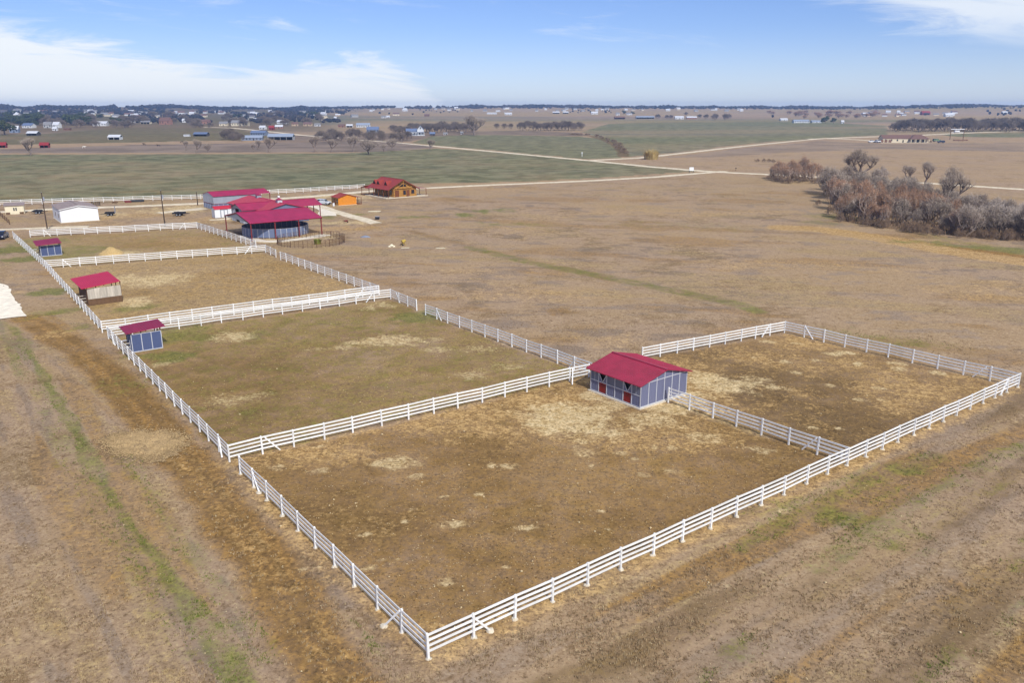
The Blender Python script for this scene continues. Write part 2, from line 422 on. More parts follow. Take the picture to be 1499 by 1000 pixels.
TRACKS = [   # channel, half width, strength, points
    ('brown', 2.2, .85, pix((40, 465), (120, 515), (190, 580), (260, 660), (330, 750), (395, 830), (450, 920), (500, 1010))),
    ('ochre', 1.3, .30, pix((230, 640), (290, 690), (350, 770), (410, 850), (470, 950), (510, 1010))),
    ('dark', .4, .55, pix((60, 468), (135, 517), (205, 583), (272, 660), (340, 745), (405, 825), (460, 915), (512, 1010))),
    ('dark', .4, .5, pix((38, 472), (108, 520), (172, 584), (238, 660), (306, 750), (370, 832), (424, 920), (474, 1010))),
    ('brown', .9, .6, pix((70, 460), (150, 520), (215, 575), (275, 640))),
    ('dark', .3, .5, pix((90, 478), (170, 535), (230, 590), (282, 650))),
    ('brown', 1.0, .7, pix((235, 655), (300, 720), (360, 800), (400, 860))),
    ('green', .55, .74, pix((20, 480), (60, 545), (105, 620), (140, 690), (185, 760), (230, 820), (275, 880), (320, 945), (360, 1005))),
    ('green', .7, .42, pix((165, 640), (250, 770), (340, 890), (390, 960))),
    ('green', 1.6, .33, pix((60, 560), (120, 690), (210, 820), (300, 940))),
    ('green', .9, .5, pix((1080, 800), (1180, 745), (1280, 700), (1370, 668))),
    ('green', .9, .42, pix((1200, 830), (1310, 750), (1400, 700), (1499, 650))),
    ('dark', .7, .33, pix((1230, 790), (1330, 735), (1440, 680))),
    ('dark', .5, .3, pix((1000, 830), (1110, 790), (1200, 745))),
    ('brown', .8, .4, pix((1330, 910), (1420, 860), (1499, 815))),
    ('gold', .5, .5, pix((1380, 895), (1440, 855), (1499, 830))),
    ('dark', 3.5, 1.2, pix((835, 196.5), (866, 199), (886, 205), (902, 213), (911, 222), (913, 229))),
    ('dark', 1.6, .42, pix((600, 338), (690, 362), (770, 383), (870, 402), (960, 420), (1060, 440))),
    ('green', 1.9, .62, pix((690, 362), (770, 383), (870, 402), (960, 420), (1060, 440), (1110, 455))),
    ('brown', 1.3, .4, pix((560, 328), (640, 348), (720, 366), (800, 385), (900, 412))),
    ('ochre', 4.2, 1.5, pix((1150, 333), (1200, 335), (1260, 344), (1330, 356), (1400, 369), (1499, 383), (1600, 397))),
    ('brown', 1.8, 1.0, pix((1180, 333), (1260, 341), (1350, 355), (1499, 376))),
    ('green', 2.4, .5, pix((1360, 345), (1420, 356), (1499, 368), (1600, 383))),
]
def tread(*pts):
    TRACKS.append(('ochre', 1.0, .62, [tuple(p) for p in pts]))
tread(cA, cB); tread(cD, cG); tread(cA, cD2)
PAD4 = [cA, cV, cU, P2(936, 600), P2(866, 574), cG, cD, cD2]
PAD5 = [cV, cB, cC, cW, P2(1003, 577), cU]
PAD3 = [cD, cE, cK, cJ, cI, cH, cG]
PAD2 = [cE2, cQ, cO, cN, cM, cL]
PAD1 = [cQ, cF, cT, cS, cR, cO]
FIELD_A = pix((-400, 300), (0, 296), (294, 287), (534, 271), (622, 268), (760, 266), (900, 259), (1000, 252), (1030, 250), (960, 243), (860, 234), (750, 223), (640, 217), (500, 224), (300, 225), (0, 226), (-400, 228))
FIELD_B = pix((600, 209), (700, 218), (860, 233), (911, 231), (908, 221), (897, 211), (880, 203), (850, 199.5), (800, 198.5), (700, 197), (630, 199))
FIELD_C = pix((914, 230), (1000, 222), (1100, 210), (1200, 202), (1300, 197), (1300, 184), (1200, 178), (1000, 176), (890, 181), (850, 193), (866, 199), (886, 205), (902, 213), (911, 222))
PLOW_A = pix((0, 224), (300, 223), (560, 222), (640, 216), (600, 209), (540, 206), (300, 210), (200, 212), (0, 218), (-400, 218), (-400, 226))
PLOW_C = pix((600, 207), (640, 199), (700, 197), (800, 198), (860, 199), (850, 194), (760, 191), (640, 193), (480, 196), (400, 200), (400, 207))
PLOW_B = pix((960, 231), (1100, 215), (1200, 206), (1300, 210), (1499, 208), (1700, 212), (1700, 226), (1499, 222), (1300, 218), (1180, 222), (1050, 230))
DARKF = pix((-400, 216), (0, 212), (300, 206), (400, 205), (400, 196), (330, 188), (180, 186), (60, 196), (-400, 200))
GREEN_D = pix((1370, 196), (1499, 194), (1700, 194), (1700, 203), (1499, 201), (1400, 200))
FALLOW = pix((620, 262), (760, 268), (1040, 256), (1200, 262), (1499, 282), (1700, 300), (1700, 420), (1499, 375), (1250, 340), (1190, 300), (1100, 280))

def masks(x, y):
    m = {k: np.zeros(x.shape) for k in ('green', 'brown', 'ochre', 'pale', 'dark', 'gold', 'plow', 'field')}
    up = lambda k, v: np.maximum(m[k], v, out=m[k])
    n1 = fbm(x, y, 14); n2 = fbm(x + 50, y - 20, 4.5); n3 = fbm(x - 90, y + 31, 60)
    n0 = fbm(x + 7, y + 3, 1.5, 3)
    nz = (n2 - .5) * 1.6 + (n1 - .5) * 1.2
    def inside(pts, soft=.6, w=1.0):
        return sstep(-soft, soft, poly_sd(x, y, pts) + nz * w)
    p4, p5, p3, p2, p1 = [inside(p) for p in (PAD4, PAD5, PAD3, PAD2, PAD1)]
    up('brown', p4 * (.70 + .5 * (n1 - .5))); up('dark', p4 * (.46 + 1.5 * (n1 - .5))); up('gold', p4 * (.26 + 1.3 * (n0 - .5) + .9 * (n2 - .5))); up('ochre', p4 * (.12 + 1.2 * (n1 - .5)))
    up('brown', p5 * .62); up('dark', p5 * (.58 + 1.4 * (n1 - .5))); up('ochre', p5 * (.34 + 1.2 * (n2 - .5) - .8 * (n1 - .5)))
    up('brown', p3 * (.60 + .5 * (n1 - .5))); up('green', p3 * (.41 + .5 * (n3 - .5))); up('gold', p3 * (.34 + 1.2 * (n2 - .5) + .8 * (n0 - .5))); up('dark', p3 * (.30 + 1.4 * (n1 - .5)))
    up('gold', p2 * (.66 + .4 * (n1 - .5))); up('brown', p2 * (.42 + .7 * (n1 - .5))); up('ochre', p2 * .30)
    up('gold', p1 * .60); up('brown', p1 * (.40 + .6 * (n1 - .5))); up('green', p1 * (.26 + .5 * (n2 - .5)))
    m['pad'] = np.maximum.reduce([p4, p5, p3, p2, p1])
    row = .5 + .5 * np.sin((x * .8 - y * .6) * 1.2)
    fa = inside(FIELD_A, 1.5, 2); up('field', fa * (.82 + .55 * (n3 - .5) + .35 * (n1 - .5))); up('gold', fa * np.clip((fbm(x * .6 + 33, y * 1.4, 38) - .52) * 2, 0, .3)); up('plow', fa * (.30 + 1.6 * (fbm(x, y * 2, 45) - .5)))
    fb = inside(FIELD_B, 3, 4); up('field', fb * (.85 + .3 * (n3 - .5)))
    fc = inside(FIELD_C, 4, 5); up('field', fc * (.80 + .9 * (fbm(x * .3, y * 1.5, 200) - .5))); up('plow', fc * (.34 + 2.4 * (fbm(x * .5, y * 3, 160) - .5)))
    up('green', fc * np.clip(.15 + 1.3 * (fbm(x * .4, y * 3, 240) - .5), 0, .6))
    gd = inside(GREEN_D, 4, 5); up('field', gd * .9)
    pa = inside(PLOW_A, 3, 4); up('plow', pa * 1.0); up('dark', pa * .25)
    pb = inside(PLOW_B, 3, 4); up('plow', pb * (.6 + .5 * (n3 - .5)))
    pc = inside(PLOW_C, 5, 6); up('plow', pc * .9); up('dark', pc * .5)
    df = inside(DARKF, 5, 6); up('dark', df * .6); up('field', df * (.78 + .8 * (fbm(x * .5, y * 2, 90) - .5))); up('plow', df * .35)
    fl = inside(FALLOW, 3, 4); up('gold', fl * (.3 + .8 * (fbm(x * .5, y * 1.2, 60) - .5)))
    rr = np.hypot(x, y); azd = np.degrees(np.arctan2(x, y))
    far = sstep(800, 1300, rr)
    left = 1 - sstep(-15, -9, azd)
    st = fbm(x * .22, y, 260)
    up('gold', far * (1 - .8 * left) * np.clip(.42 + 1.4 * (st - .5), 0, 1)); up('field', far * np.clip(.30 + .3 * left + 1.8 * (fbm(x * .25 + 900, y, 330) - .5), 0, 1)); up('plow', far * np.clip(.35 + .5 * left + 1.5 * (fbm(x * .3 - 700, y, 300) - .5), 0, 1)); up('dark', far * left * .7)
    # mowing and wheel streaks: along the near right fence on the right, along the track on the left
    ca, sa = math.cos(R(37)), math.sin(R(37))
    al, ac = x * ca + y * sa, -x * sa + y * ca
    near = 1 - sstep(150, 420, rr)
    rt = sstep(0, 3, ac - (cA[1] * ca - cA[0] * sa) + 0 * x) 
    rside = (1 - rt) * near * (1 - m['pad'])
    s1 = fbm(al / 9, ac, 1.3, 3); s2 = fbm(al / 14 + 40, ac, 3.4, 3)
    up('dark', rside * np.clip((s2 - .51) * 3.2, 0, .6)); up('green', rside * np.clip((fbm(al / 7 + 90, ac, 2.6, 3) - .61) * 3.5, 0, .42)); up('gold', rside * np.clip((s1 - .56) * 4, 0, .45)); up('plow', rside * np.clip((.53 - s1) * 3, 0, .5)); up('brown', rside * np.clip((.48 - s2) * 5, 0, .65))
    lside = rt * near * (1 - m['pad']) * (x < -8 - (y - 40) * .9) * sstep(1.8, 3.2, line_d(x, y, TRACKS[0][3]))
    t1 = fbm(ac / 9, al + 200, 1.2, 3); t2 = fbm(ac / 12 + 10, al - 77, 3.0, 3)
    up('plow', lside * np.clip((t1 - .52) * 4, 0, .55)); up('gold', lside * np.clip((.47 - t1) * 4, 0, .5)); up('green', lside * np.clip((t2 - .58) * 3.5, 0, .45)); up('brown', lside * np.clip((.42 - t2) * 5, 0, .5))
    back = rt * (1 - sstep(300, 420, rr)) * (1 - m['pad']) * (x > -8 - (y - 40) * .9)
    b1 = fbm(x * .35, y, 2.2, 3); b2 = fbm(x * .3 + 60, y + x * .25, 9, 4)
    up('plow', back * np.clip((b1 - .50) * 4, 0, .6)); up('gold', back * np.clip((b2 - .54) * 4, 0, .5)); up('brown', back * np.clip((.42 - b2) * 4, 0, .5)); up('ochre', back * np.clip((fbm(x * .5, y, 22, 4) - .60) * 4, 0, .4))
    wob = (n2 - .5) * 1.2
    for ch, w, s, pts in TRACKS:
        up(ch, s * (1 - sstep(w * .55, w * 1.5 + .3, line_d(x, y, pts) + wob * ((.8 + w * .2) if ch != 'green' else 1.5))) * ((.8 + .45 * n1) if ch in ('brown', 'dark') else (.1 + .7 * n1 + 1.1 * n2)))
    for ch, lst in BLOBS.items():
        for cx, cy, a, ra, rt, s in lst:
            dx, dy = x - cx, y - cy
            u = (dx * math.cos(a) + dy * math.sin(a)) / ra; v = (-dx * math.sin(a) + dy * math.cos(a)) / rt
            q = np.sqrt(u * u + v * v)
            if q.min() > 2.2: continue
            q = q + (n2 - .5) * 1.5 + (n1 - .5) * .8 + (n0 - .5) * 1.1
            up(ch, s * (1 - sstep(.1, 1.7, q)))
    return m

# ------------------------------------------------------------------ ground
def node_chain(nt):
    n, l = nt.nodes, nt.links
    class N: pass
    h = N()
    def mth(op, a, b=None, clamp=False):
        k = n.new('ShaderNodeMath'); k.operation = op; k.use_clamp = clamp
        for i, v in enumerate((a, b)):
            if v is None: continue
            if isinstance(v, (int, float)): k.inputs[i].default_value = v
            else: l.new(v, k.inputs[i])
        return k.outputs[0]
    def noise(vec, sc, det=5, rough=.6, dist=0.0):
        k = n.new('ShaderNodeTexNoise'); k.inputs['Scale'].default_value = sc; k.inputs['Detail'].default_value = det
        k.inputs['Roughness'].default_value = rough; k.inputs['Distortion'].default_value = dist
        l.new(vec, k.inputs['Vector']); return k.outputs['Fac']
    def ramp(v, a, b, lo=0.0, hi=1.0, smooth=True):
        k = n.new('ShaderNodeMapRange')
        if smooth: k.interpolation_type = 'SMOOTHSTEP'
        l.new(v, k.inputs['Value'])
        k.inputs['From Min'].default_value = a; k.inputs['From Max'].default_value = b
        k.inputs['To Min'].default_value = lo; k.inputs['To Max'].default_value = hi
        return k.outputs[0]
    def mix(f, a, b, mode='MIX'):
        k = n.new('ShaderNodeMix'); k.data_type = 'RGBA'; k.blend_type = mode
        if isinstance(f, (int, float)): k.inputs['Factor'].default_value = f
        else: l.new(f, k.inputs['Factor'])
        for s, v in (('A', a), ('B', b)):
            if isinstance(v, tuple): k.inputs[s].default_value = v
            else: l.new(v, k.inputs[s])
        return k.outputs['Result']
    h.mth, h.noise, h.ramp, h.mix = mth, noise, ramp, mix
    return h

gm, gnt, gbs = new_mat('ground_soil_and_grass')
H_ = node_chain(gnt)
gtc = gnt.nodes.new('ShaderNodeTexCoord')
gv = gtc.outputs['Object']
def attr(name):
    a = gnt.nodes.new('ShaderNodeAttribute'); a.attribute_name = name
    return a.outputs['Fac']
fine = H_.noise(gv, 3.2, 8, .74)
fine2 = H_.noise(gv, 9.0, 6, .75, .4)
clump = H_.noise(gv, 1.1, 7, .7, .6)
mid = H_.noise(gv, .38, 6, .66, .5)
big = H_.noise(gv, .085, 6, .64, .4)
huge = H_.noise(gv, .022, 5, .62)
speck = H_.noise(gv, 5.5, 4, .8)
dry = H_.mix(H_.ramp(mid, .36, .64), srgb(141, 118, 94), srgb(173, 151, 126))
dry = H_.mix(H_.ramp(big, .40, .60), dry, srgb(163, 142, 122))
dry = H_.mix(H_.ramp(big, .47, .36, 0, .5), dry, srgb(124, 105, 76))
dry = H_.mix(H_.ramp(huge, .42, .62, 0, .7), dry, srgb(169, 145, 113))
dry = H_.mix(H_.ramp(clump, .52, .66, 0, .6), dry, srgb(190, 169, 142))
dry = H_.mix(H_.ramp(clump, .47, .34, 0, .55), dry, srgb(104, 84, 60))
dry = H_.mix(H_.ramp(fine, .52, .66, 0, .7), dry, srgb(196, 176, 144))
dry = H_.mix(H_.ramp(fine, .48, .35, 0, .7), dry, srgb(92, 74, 54))
dry = H_.mix(1.0, dry, (0.95, 0.90, 0.83, 1), 'MULTIPLY')
# ragged edge field shared by all the covers, roughly -1..1
rag = H_.mth('MULTIPLY', H_.mth('SUBTRACT', H_.mth('ADD', H_.mth('ADD', H_.mth('MULTIPLY', fine, .35), H_.mth('MULTIPLY', clump, .35)), H_.mth('MULTIPLY', mid, .3)), .5), 5.0)
def over(base, name, c1, c2, amp=.5, top=.85, lo=.18, hi=.95, sel=None):
    m_ = attr(name)
    v = H_.mth('ADD', m_, H_.mth('MULTIPLY', rag, amp))
    f = H_.mth('MULTIPLY', H_.ramp(v, lo, hi, 0, top), H_.ramp(m_, .02, .22))
    c = H_.mix(H_.ramp(sel or clump, .40, .60), c1, c2)
    # the cover keeps some of the clumpy light and dark of the turf below it
    g = H_.mix(H_.ramp(fine, .50, .37, 0, .85), c, (c1[0] * .4, c1[1] * .4, c1[2] * .4, 1))
    g = H_.mix(H_.ramp(fine, .53, .65, 0, .75), g, (min(1, c2[0] * 1.45), min(1, c2[1] * 1.45), min(1, c2[2] * 1.45), 1))
    return H_.mix(f, base, g)
c = dry
c = over(c, 'plow', srgb(108, 96, 87), srgb(142, 126, 114), .35, .88, sel=huge)
c = over(c, 'field', srgb(82, 88, 60), srgb(124, 124, 92), .45, .9, sel=big)
c = over(c, 'gold', srgb(140, 116, 72), srgb(174, 149, 100), .6, .8)
c = over(c, 'brown', srgb(121, 90, 47), srgb(157, 120, 66), .5, .9)
c = over(c, 'dark', srgb(88, 69, 42), srgb(114, 91, 58), .8, .75)
c = over(c, 'ochre', srgb(158, 124, 76), srgb(198, 164, 112), .7, .8)
c = over(c, 'green', srgb(86, 98, 40), srgb(124, 122, 62), .8, .75)
c = over(c, 'pale', srgb(188, 160, 110), srgb(212, 190, 148), .7, .8)
# crumbs: dark clods and bright straw bits
pad = attr('pad')
c = H_.mix(H_.mth('MULTIPLY', H_.ramp(speck, .44, .30), .5), c, srgb(62, 46, 30))
c = H_.mix(H_.mth('MULTIPLY', H_.ramp(speck, .62, .75), H_.mth('ADD', H_.mth('MULTIPLY', pad, .35), .4)), c, srgb(214, 190, 144))
gnt.links.new(c, gbs.inputs['Base Color'])
gbs.inputs['Roughness'].default_value = .95
gbs.inputs['Specular IOR Level'].default_value = .08
bp = gnt.nodes.new('ShaderNodeBump'); bp.inputs['Strength'].default_value = .55; bp.inputs['Distance'].default_value = .09
gnt.links.new(H_.mth('ADD', fine, H_.mth('MULTIPLY', fine2, .6)), bp.inputs['Height'])
gnt.links.new(bp.outputs[0], gbs.inputs['Normal'])

# rings of one sheet: fine where the drone looks, coarse behind it
dep = np.radians(np.concatenate([[89.0, 75, 62, 52, 46], np.arange(42, 4.0, -.085), np.arange(4.0, 1.95, -.035)]))
rad = EYE / np.tan(dep)
rad = np.concatenate([rad, np.geomspace(rad[-1] * 1.012, 4600, 120), [5200]])
ang = np.radians(np.concatenate([np.arange(-180, -50, 5.0), np.arange(-50, -40, 1.0), np.arange(-40, 40, .1), np.arange(40, 50, 1.0), np.arange(50, 180, 5.0)]))
RR, AA = np.meshgrid(rad, ang, indexing='ij')
GX, GY = RR * np.sin(AA), RR * np.cos(AA)
GZ = terrain(GX, GY)
mk = masks(GX.ravel(), GY.ravel())
relief = (fbm(GX, GY, 2.4, 3) - .5) * .10 + (fbm(GX, GY, .7, 2) - .5) * .05
relief -= .07 * (mk['brown'].reshape(RR.shape) * (1 - mk['pad'].reshape(RR.shape)))
GZ = GZ + relief * np.clip(1.4 - RR / 260, 0, 1) - .03
nr, na = RR.shape
ii = np.arange(nr * na).reshape(nr, na)
jn = np.roll(ii, -1, axis=1)
quads = np.stack([ii[:-1], jn[:-1], jn[1:], ii[1:]], -1).reshape(-1, 4)
verts = np.stack([GX, GY, GZ], -1).reshape(-1, 3)
gme = np_mesh('ground', np.vstack([verts, [[0, 0, -.03]]]), quads[:, ::-1], gm, True)
for k, v in mk.items():
    at = gme.attributes.new(k, 'FLOAT', 'POINT')
    at.data.foreach_set('value', np.append(v, 0).astype(np.float32))
tag(inst('ground', gme), kind='structure')

# ------------------------------------------------------------------ gravel roads
road_m, rnt, rbs = new_mat('pale_gravel')
Hr = node_chain(rnt)
rtc = rnt.nodes.new('ShaderNodeTexCoord').outputs['Object']
rc = Hr.mix(Hr.ramp(Hr.noise(rtc, .5, 6, .7), .35, .65), srgb(196, 180, 152), srgb(226, 213, 190))
rc = Hr.mix(Hr.ramp(Hr.noise(rtc, 5, 5, .7), .5, .3, 0, .5), rc, srgb(150, 130, 100))
rnt.links.new(rc, rbs.inputs['Base Color']); rbs.inputs['Roughness'].default_value = .95; rbs.inputs['Specular IOR Level'].default_value = .1

chalk_m = paint('white_chalk_gravel', srgb(228, 217, 198), .95, .24, .8, .5, 6)
def ribbon(name, pts, w, lift=.05, mat=road_m, ragged=.35):
    dense = []
    for a, b in zip(pts[:-1], pts[1:]):
        n = max(2, int(math.dist(a, b) / 2.5))
        dense += [(a[0] + (b[0] - a[0]) * i / n, a[1] + (b[1] - a[1]) * i / n) for i in range(n)]
    dense.append(pts[-1])
    q = np.array(dense)
    for _ in range(6):
        q[1:-1] = (q[:-2] + 2 * q[1:-1] + q[2:]) / 4
    d = np.gradient(q, axis=0); d /= np.linalg.norm(d, axis=1)[:, None]
    nrm = np.stack([-d[:, 1], d[:, 0]], 1)
    j = lambda s: (1 + ragged * (fbm(q[:, 0] + s, q[:, 1], 5, 3) - .5) * 2) * w / 2
    cols = [q + nrm * j(13)[:, None], q + nrm * (w * .2), q - nrm * (w * .2), q - nrm * j(71)[:, None]]
    zs = [-.03, lift, lift, -.03]
    V = np.concatenate([np.column_stack([c_, terrain(c_[:, 0], c_[:, 1]) + z]) for c_, z in zip(cols, zs)])
    n = len(q); F = []
    for k in range(3):
        for i in range(n - 1):
            F.append((k * n + i, k * n + i + 1, (k + 1) * n + i + 1, (k + 1) * n + i))
    return tag(inst(name, np_mesh(name, V, np.array(F), mat)), kind='structure')
ribbon('gravel_road', pix((-260, 322), (0, 310.5), (85, 305), (150, 303.5), (300, 297.5), (380, 292.5), (460, 287), (532, 280.5), (560, 277.5), (622, 275.3), (700, 271.3), (780, 268), (860, 264.5), (950, 259.5), (1010, 254.5), (1060, 250.5)), 5.0, .08)
ribbon('gravel_road', pix((520, 204), (575, 208), (640, 214), (700, 219.5), (780, 227), (870, 235.5), (960, 244.5), (1040, 251), (1130, 255.5), (1200, 259), (1330, 266), (1499, 277), (1700, 291)), 6.5, .12)
ribbon('gravel_road', pix((862, 234.5), (935, 231), (990, 225), (1050, 218), (1100, 212.5), (1160, 206.5), (1205, 202.5)), 6.0, .12)
ribbon('farm_drive', pix((1205, 202.5), (1240, 203.5), (1275, 205.5), (1290, 207.5)), 7.0, .15)
ribbon('gravel_road', pix((1180, 203.5), (1260, 200.5), (1340, 198), (1420, 194), (1499, 192), (1700, 190)), 10, .2)
ribbon('farm_track', pix((-120, 340), (0, 336), (40, 334.5), (75, 333), (130, 331.5)), 3.4, .04, ragged=.6)
ribbon('farm_drive', pix((462, 300), (478, 306), (505, 313.5), (535, 322), (552, 327)), 3.8, .06)
ribbon('paved_road', pix((300, 186), (340, 187), (370, 190), (405, 193.5), (440, 197.5), (500, 202)), 9, .2)
ribbon('chalk_pad', pix((354, 345), (364, 351), (384, 354), (412, 353.5), (440, 350), (462, 346.5), (476, 343)), 3.2, .05, chalk_m, ragged=.5)
ribbon('chalk_pad', pix((452, 299), (470, 303), (482, 309), (480, 316)), 5.0, .045, chalk_m, ragged=.6)
ribbon('chalk_pad', pix((306, 322), (330, 320.5), (350, 318)), 2.6, .05, ragged=.6)
ribbon('chalk_pad', pix((232, 312), (262, 308), (300, 305)), 5.0, .045, ragged=.7)
# chalk drive on the left edge, ending square
e_ = P2(40, 462); v_ = (math.cos(R(127.5)), math.sin(R(127.5)))
e_ = (e_[0] - v_[1] * 4.2, e_[1] + v_[0] * 4.2)
ribbon('gravel_drive', [e_, (e_[0] + v_[0] * 40, e_[1] + v_[1] * 40), (e_[0] + v_[0] * 95, e_[1] + v_[1] * 95)], 8.4, .05, chalk_m, ragged=.3)
# ------------------------------------------------------------------ white board fences
white_m = paint('white_vinyl', (.80, .80, .79), .5, .22, 1.1, spec=.4)
conc_m = paint('pale_concrete', srgb(206, 194, 172)[:3], .9, .2, 3, .3, 25)
POST_H, POST_W = 1.68, .14
_b = MB().box(-.07, .07, -.07, .07, -.3, POST_H)
_b.hexa([(-.07, -.07, POST_H), (.07, -.07, POST_H), (.07, .07, POST_H), (-.07, .07, POST_H)], [(-.01, -.01, POST_H + .05), (.01, -.01, POST_H + .05), (.01, .01, POST_H + .05), (-.01, .01, POST_H + .05)])
post_me = _b.mesh('post', white_m)
rail_me = MB().box(0, 1, -.022, .022, -.075, .075).mesh('rail', white_m)
_b = MB()
for r0, z0, r1, z1, k in ((.21, -.05, .17, .05, .3), (.17, .05, .10, .07, .7)):
    n = 9
    A_ = [(r0 * (1 + .18 * math.sin(3 * i + k)) * math.cos(i * 2 * math.pi / n), r0 * (1 + .18 * math.cos(2 * i + k)) * math.sin(i * 2 * math.pi / n), z0) for i in range(n)]
    B_ = [(x * r1 / r0, y * r1 / r0, z1) for x, y, z in A_]
    _b.add(A_ + B_, [(i, (i + 1) % n, (i + 1) % n + n, i + n) for i in range(n)] + [tuple(range(n, 2 * n))])
foot_me = _b.mesh('footing', conc_m)
RAILS = (1.58, 1.22, .86, .50)

def fence(label, pts, spacing=2.95, rails=RAILS, footing=False, braces=(), height=1.0, group='white board fences round the paddocks', ends=(True, True), seed=0):
    rr = random.Random(seed + 5)
    p0 = Vector((pts[0][0], pts[0][1], 0))
    t = thing('board_fence', label, 'fence', p0, 0, group)
    first = True
    for (a, b) in zip(pts[:-1], pts[1:]):
        a, b = Vector((a[0], a[1], 0)), Vector((b[0], b[1], 0))
        L = (b - a).length; n = max(1, round(L / spacing)); d = (b - a) / n; az = math.atan2(d.y, d.x)
        cuts = [0.0] + [i + rr.uniform(-.035, .035) for i in range(1, n)] + [float(n)]
        pos = [a + d * c_ for c_ in cuts]
        zo = [rr.uniform(-.06, .04) for _ in pos]
        for i, p in enumerate(pos):
            if (i > 0 or first) and (i < n or b is not None):
                if i == 0 and not ends[0]: continue
                if i == n and not ends[1] and tuple(b.xy) == tuple(pts[-1]): continue
                po = inst('post', post_me, t, p - p0 + Vector((0, 0, zo[i])), (rr.uniform(-.022, .022), rr.uniform(-.022, .022), az), (1, 1, height))
                if footing:
                    inst('footing', foot_me, po, (rr.uniform(-.05, .05), rr.uniform(-.05, .05), 0), (0, 0, rr.uniform(0, 6)), (rr.uniform(.85, 1.2), rr.uniform(.85, 1.2), 1))
        for i in range(n):
            q0, q1 = pos[i], pos[i + 1]
            for z in rails:
                v0 = q0 - p0 + Vector((0, 0, z * height + zo[i])); v1 = q1 - p0 + Vector((0, 0, z * height + zo[i + 1]))
                sp = v1 - v0; h = math.hypot(sp.x, sp.y)
                inst('rail', rail_me, t, v0, (0, -math.atan2(sp.z, h), az), (sp.length, 1, 1))
        first = False
    # diagonal stays: (point, direction along the ground it leans to)
    for (p, q) in braces:
        p = Vector((p[0], p[1], 0)) - p0; q = Vector((q[0], q[1], 0)) - p0
        e = p + (q - p).normalized() * 1.35
        m = MB().beam(p + Vector((0, 0, 1.5)) + (q - p).normalized() * .08, e + Vector((0, 0, -.02)), .12)
        o = m.build('brace', white_m, t)
        if footing: inst('footing', foot_me, o, e, (0, 0, 1), (1.25, 1.25, 1))
    return t

cG2 = P2(866, 550.5)
def along(a, b, d):
    v = Vector((b[0] - a[0], b[1] - a[1])); v.normalize()
    return (a[0] + v.x * d, a[1] + v.y * d)
def side(a, b, d, s):
    """a point d along a->b and s to its left"""
    v = Vector((b[0] - a[0], b[1] - a[1])); v.normalize()
    return (a[0] + v.x * d - v.y * s, a[1] + v.y * d + v.x * s)
fence('longest white four-rail fence, along the near right side, posts in pale concrete footings', [cA, cV, cB], footing=True, seed=1,
      braces=[(along(cA, cB, 2.95), along(cA, cB, 9)), (along(cB, cA, 2.95), along(cB, cA, 9))])
fence('white four-rail fence running up left from the near corner, footed posts', [cA, cD2], footing=True, seed=2, ends=(False, True),
      braces=[(along(cA, cD2, 2.95), side(cA, cD2, 8, 2)), (along(cD2, cA, 2.95), along(cD2, cA, 9))])
fence('white four-rail fence on the track side of the middle paddock, passing the nearest blue shed', [cD, cE], seed=3,
      braces=[(along(cD, cE, 2.6), side(cD, cE, 1, .3)), (along(cE, cD, 2.6), along(cE, cD, 6))])
fence('white four-rail fence on the track side of the two upper paddocks and farther sheds', [cE2, cQ, cF], seed=4)
fence('white cross fence between the front and middle paddocks, ending at the near barn', [cD, cG], seed=5, ends=(False, True),
      braces=[(along(cD, cG, 3.2), along(cD, cG, 9)), (along(cG, cD, 2.4), side(cG, cD, 3.4, 1.2))])
fence('white fence on the right of the middle paddock, from barn to open gateway', [cG2, cI], seed=6, ends=(False, True),
      braces=[(along(cI, cG2, 3), along(cI, cG2, 9)), (along(cG2, cI, 2.6), along(cG2, cI, 8))])
fence('white fence atop the middle paddock, nearer of the parallel pair, turning at the gateway', [cJ, cK, cE], seed=7, ends=(True, False),
      braces=[(along(cK, cJ, 2), along(cK, cJ, 9)), (along(cK, cE, 3), along(cK, cE, 9))])
fence('white fence at the foot of the second paddock, the farther of the parallel pair', [cL, cE2], seed=8, ends=(True, False),
      braces=[(along(cL, cE2, 2.6), along(cL, cE2, 9))])
fence('white fence on the right of the second paddock facing the open field', [cM, cL], seed=9, ends=(True, False))
fence('white cross fence between the two farthest paddocks with a short return at the gateway', [cN, cO, cQ], seed=10, ends=(True, False),
      braces=[(along(cO, cQ, 3), along(cO, cQ, 9)), (along(cQ, cO, 3), along(cQ, cO, 9))])
fence('white fence on the right of the farthest paddock, beside the covered round pen', [cR, cS], seed=11)
fence('white fence across the top of the farthest paddock, in front of the utility poles', [cS, cT], seed=12, ends=(False, True),
      braces=[(along(cS, cT, 3), along(cS, cT, 9)), (along(cT, cS, 3), along(cT, cS, 9))])
fence('white fence between the two front paddocks, starting at the gable of the near barn', [cU, cV], seed=13, ends=(True, False),
      braces=[(along(cV, cU, 3), along(cV, cU, 9))])
fence('white fence behind the near barn on the far left side of the right paddock', [cW, cC], seed=14,
      braces=[(along(cC, cW, 3), along(cC, cW, 9))])
fence('white fence on the far right side of the right paddock, facing the big dry field', [cC, cB], seed=15, ends=(False, False),
      braces=[(along(cC, cB, 3), along(cC, cB, 9)), (along(cB, cC, 3.4), along(cB, cC, 9))])
fence('long white three-rail fence along the green field behind all the farm buildings', pix((-60, 303.5), (0, 300.5), (294, 291.5), (395, 284.5), (534, 275.5)), spacing=3.1, rails=(1.55, 1.05, .55), seed=16)
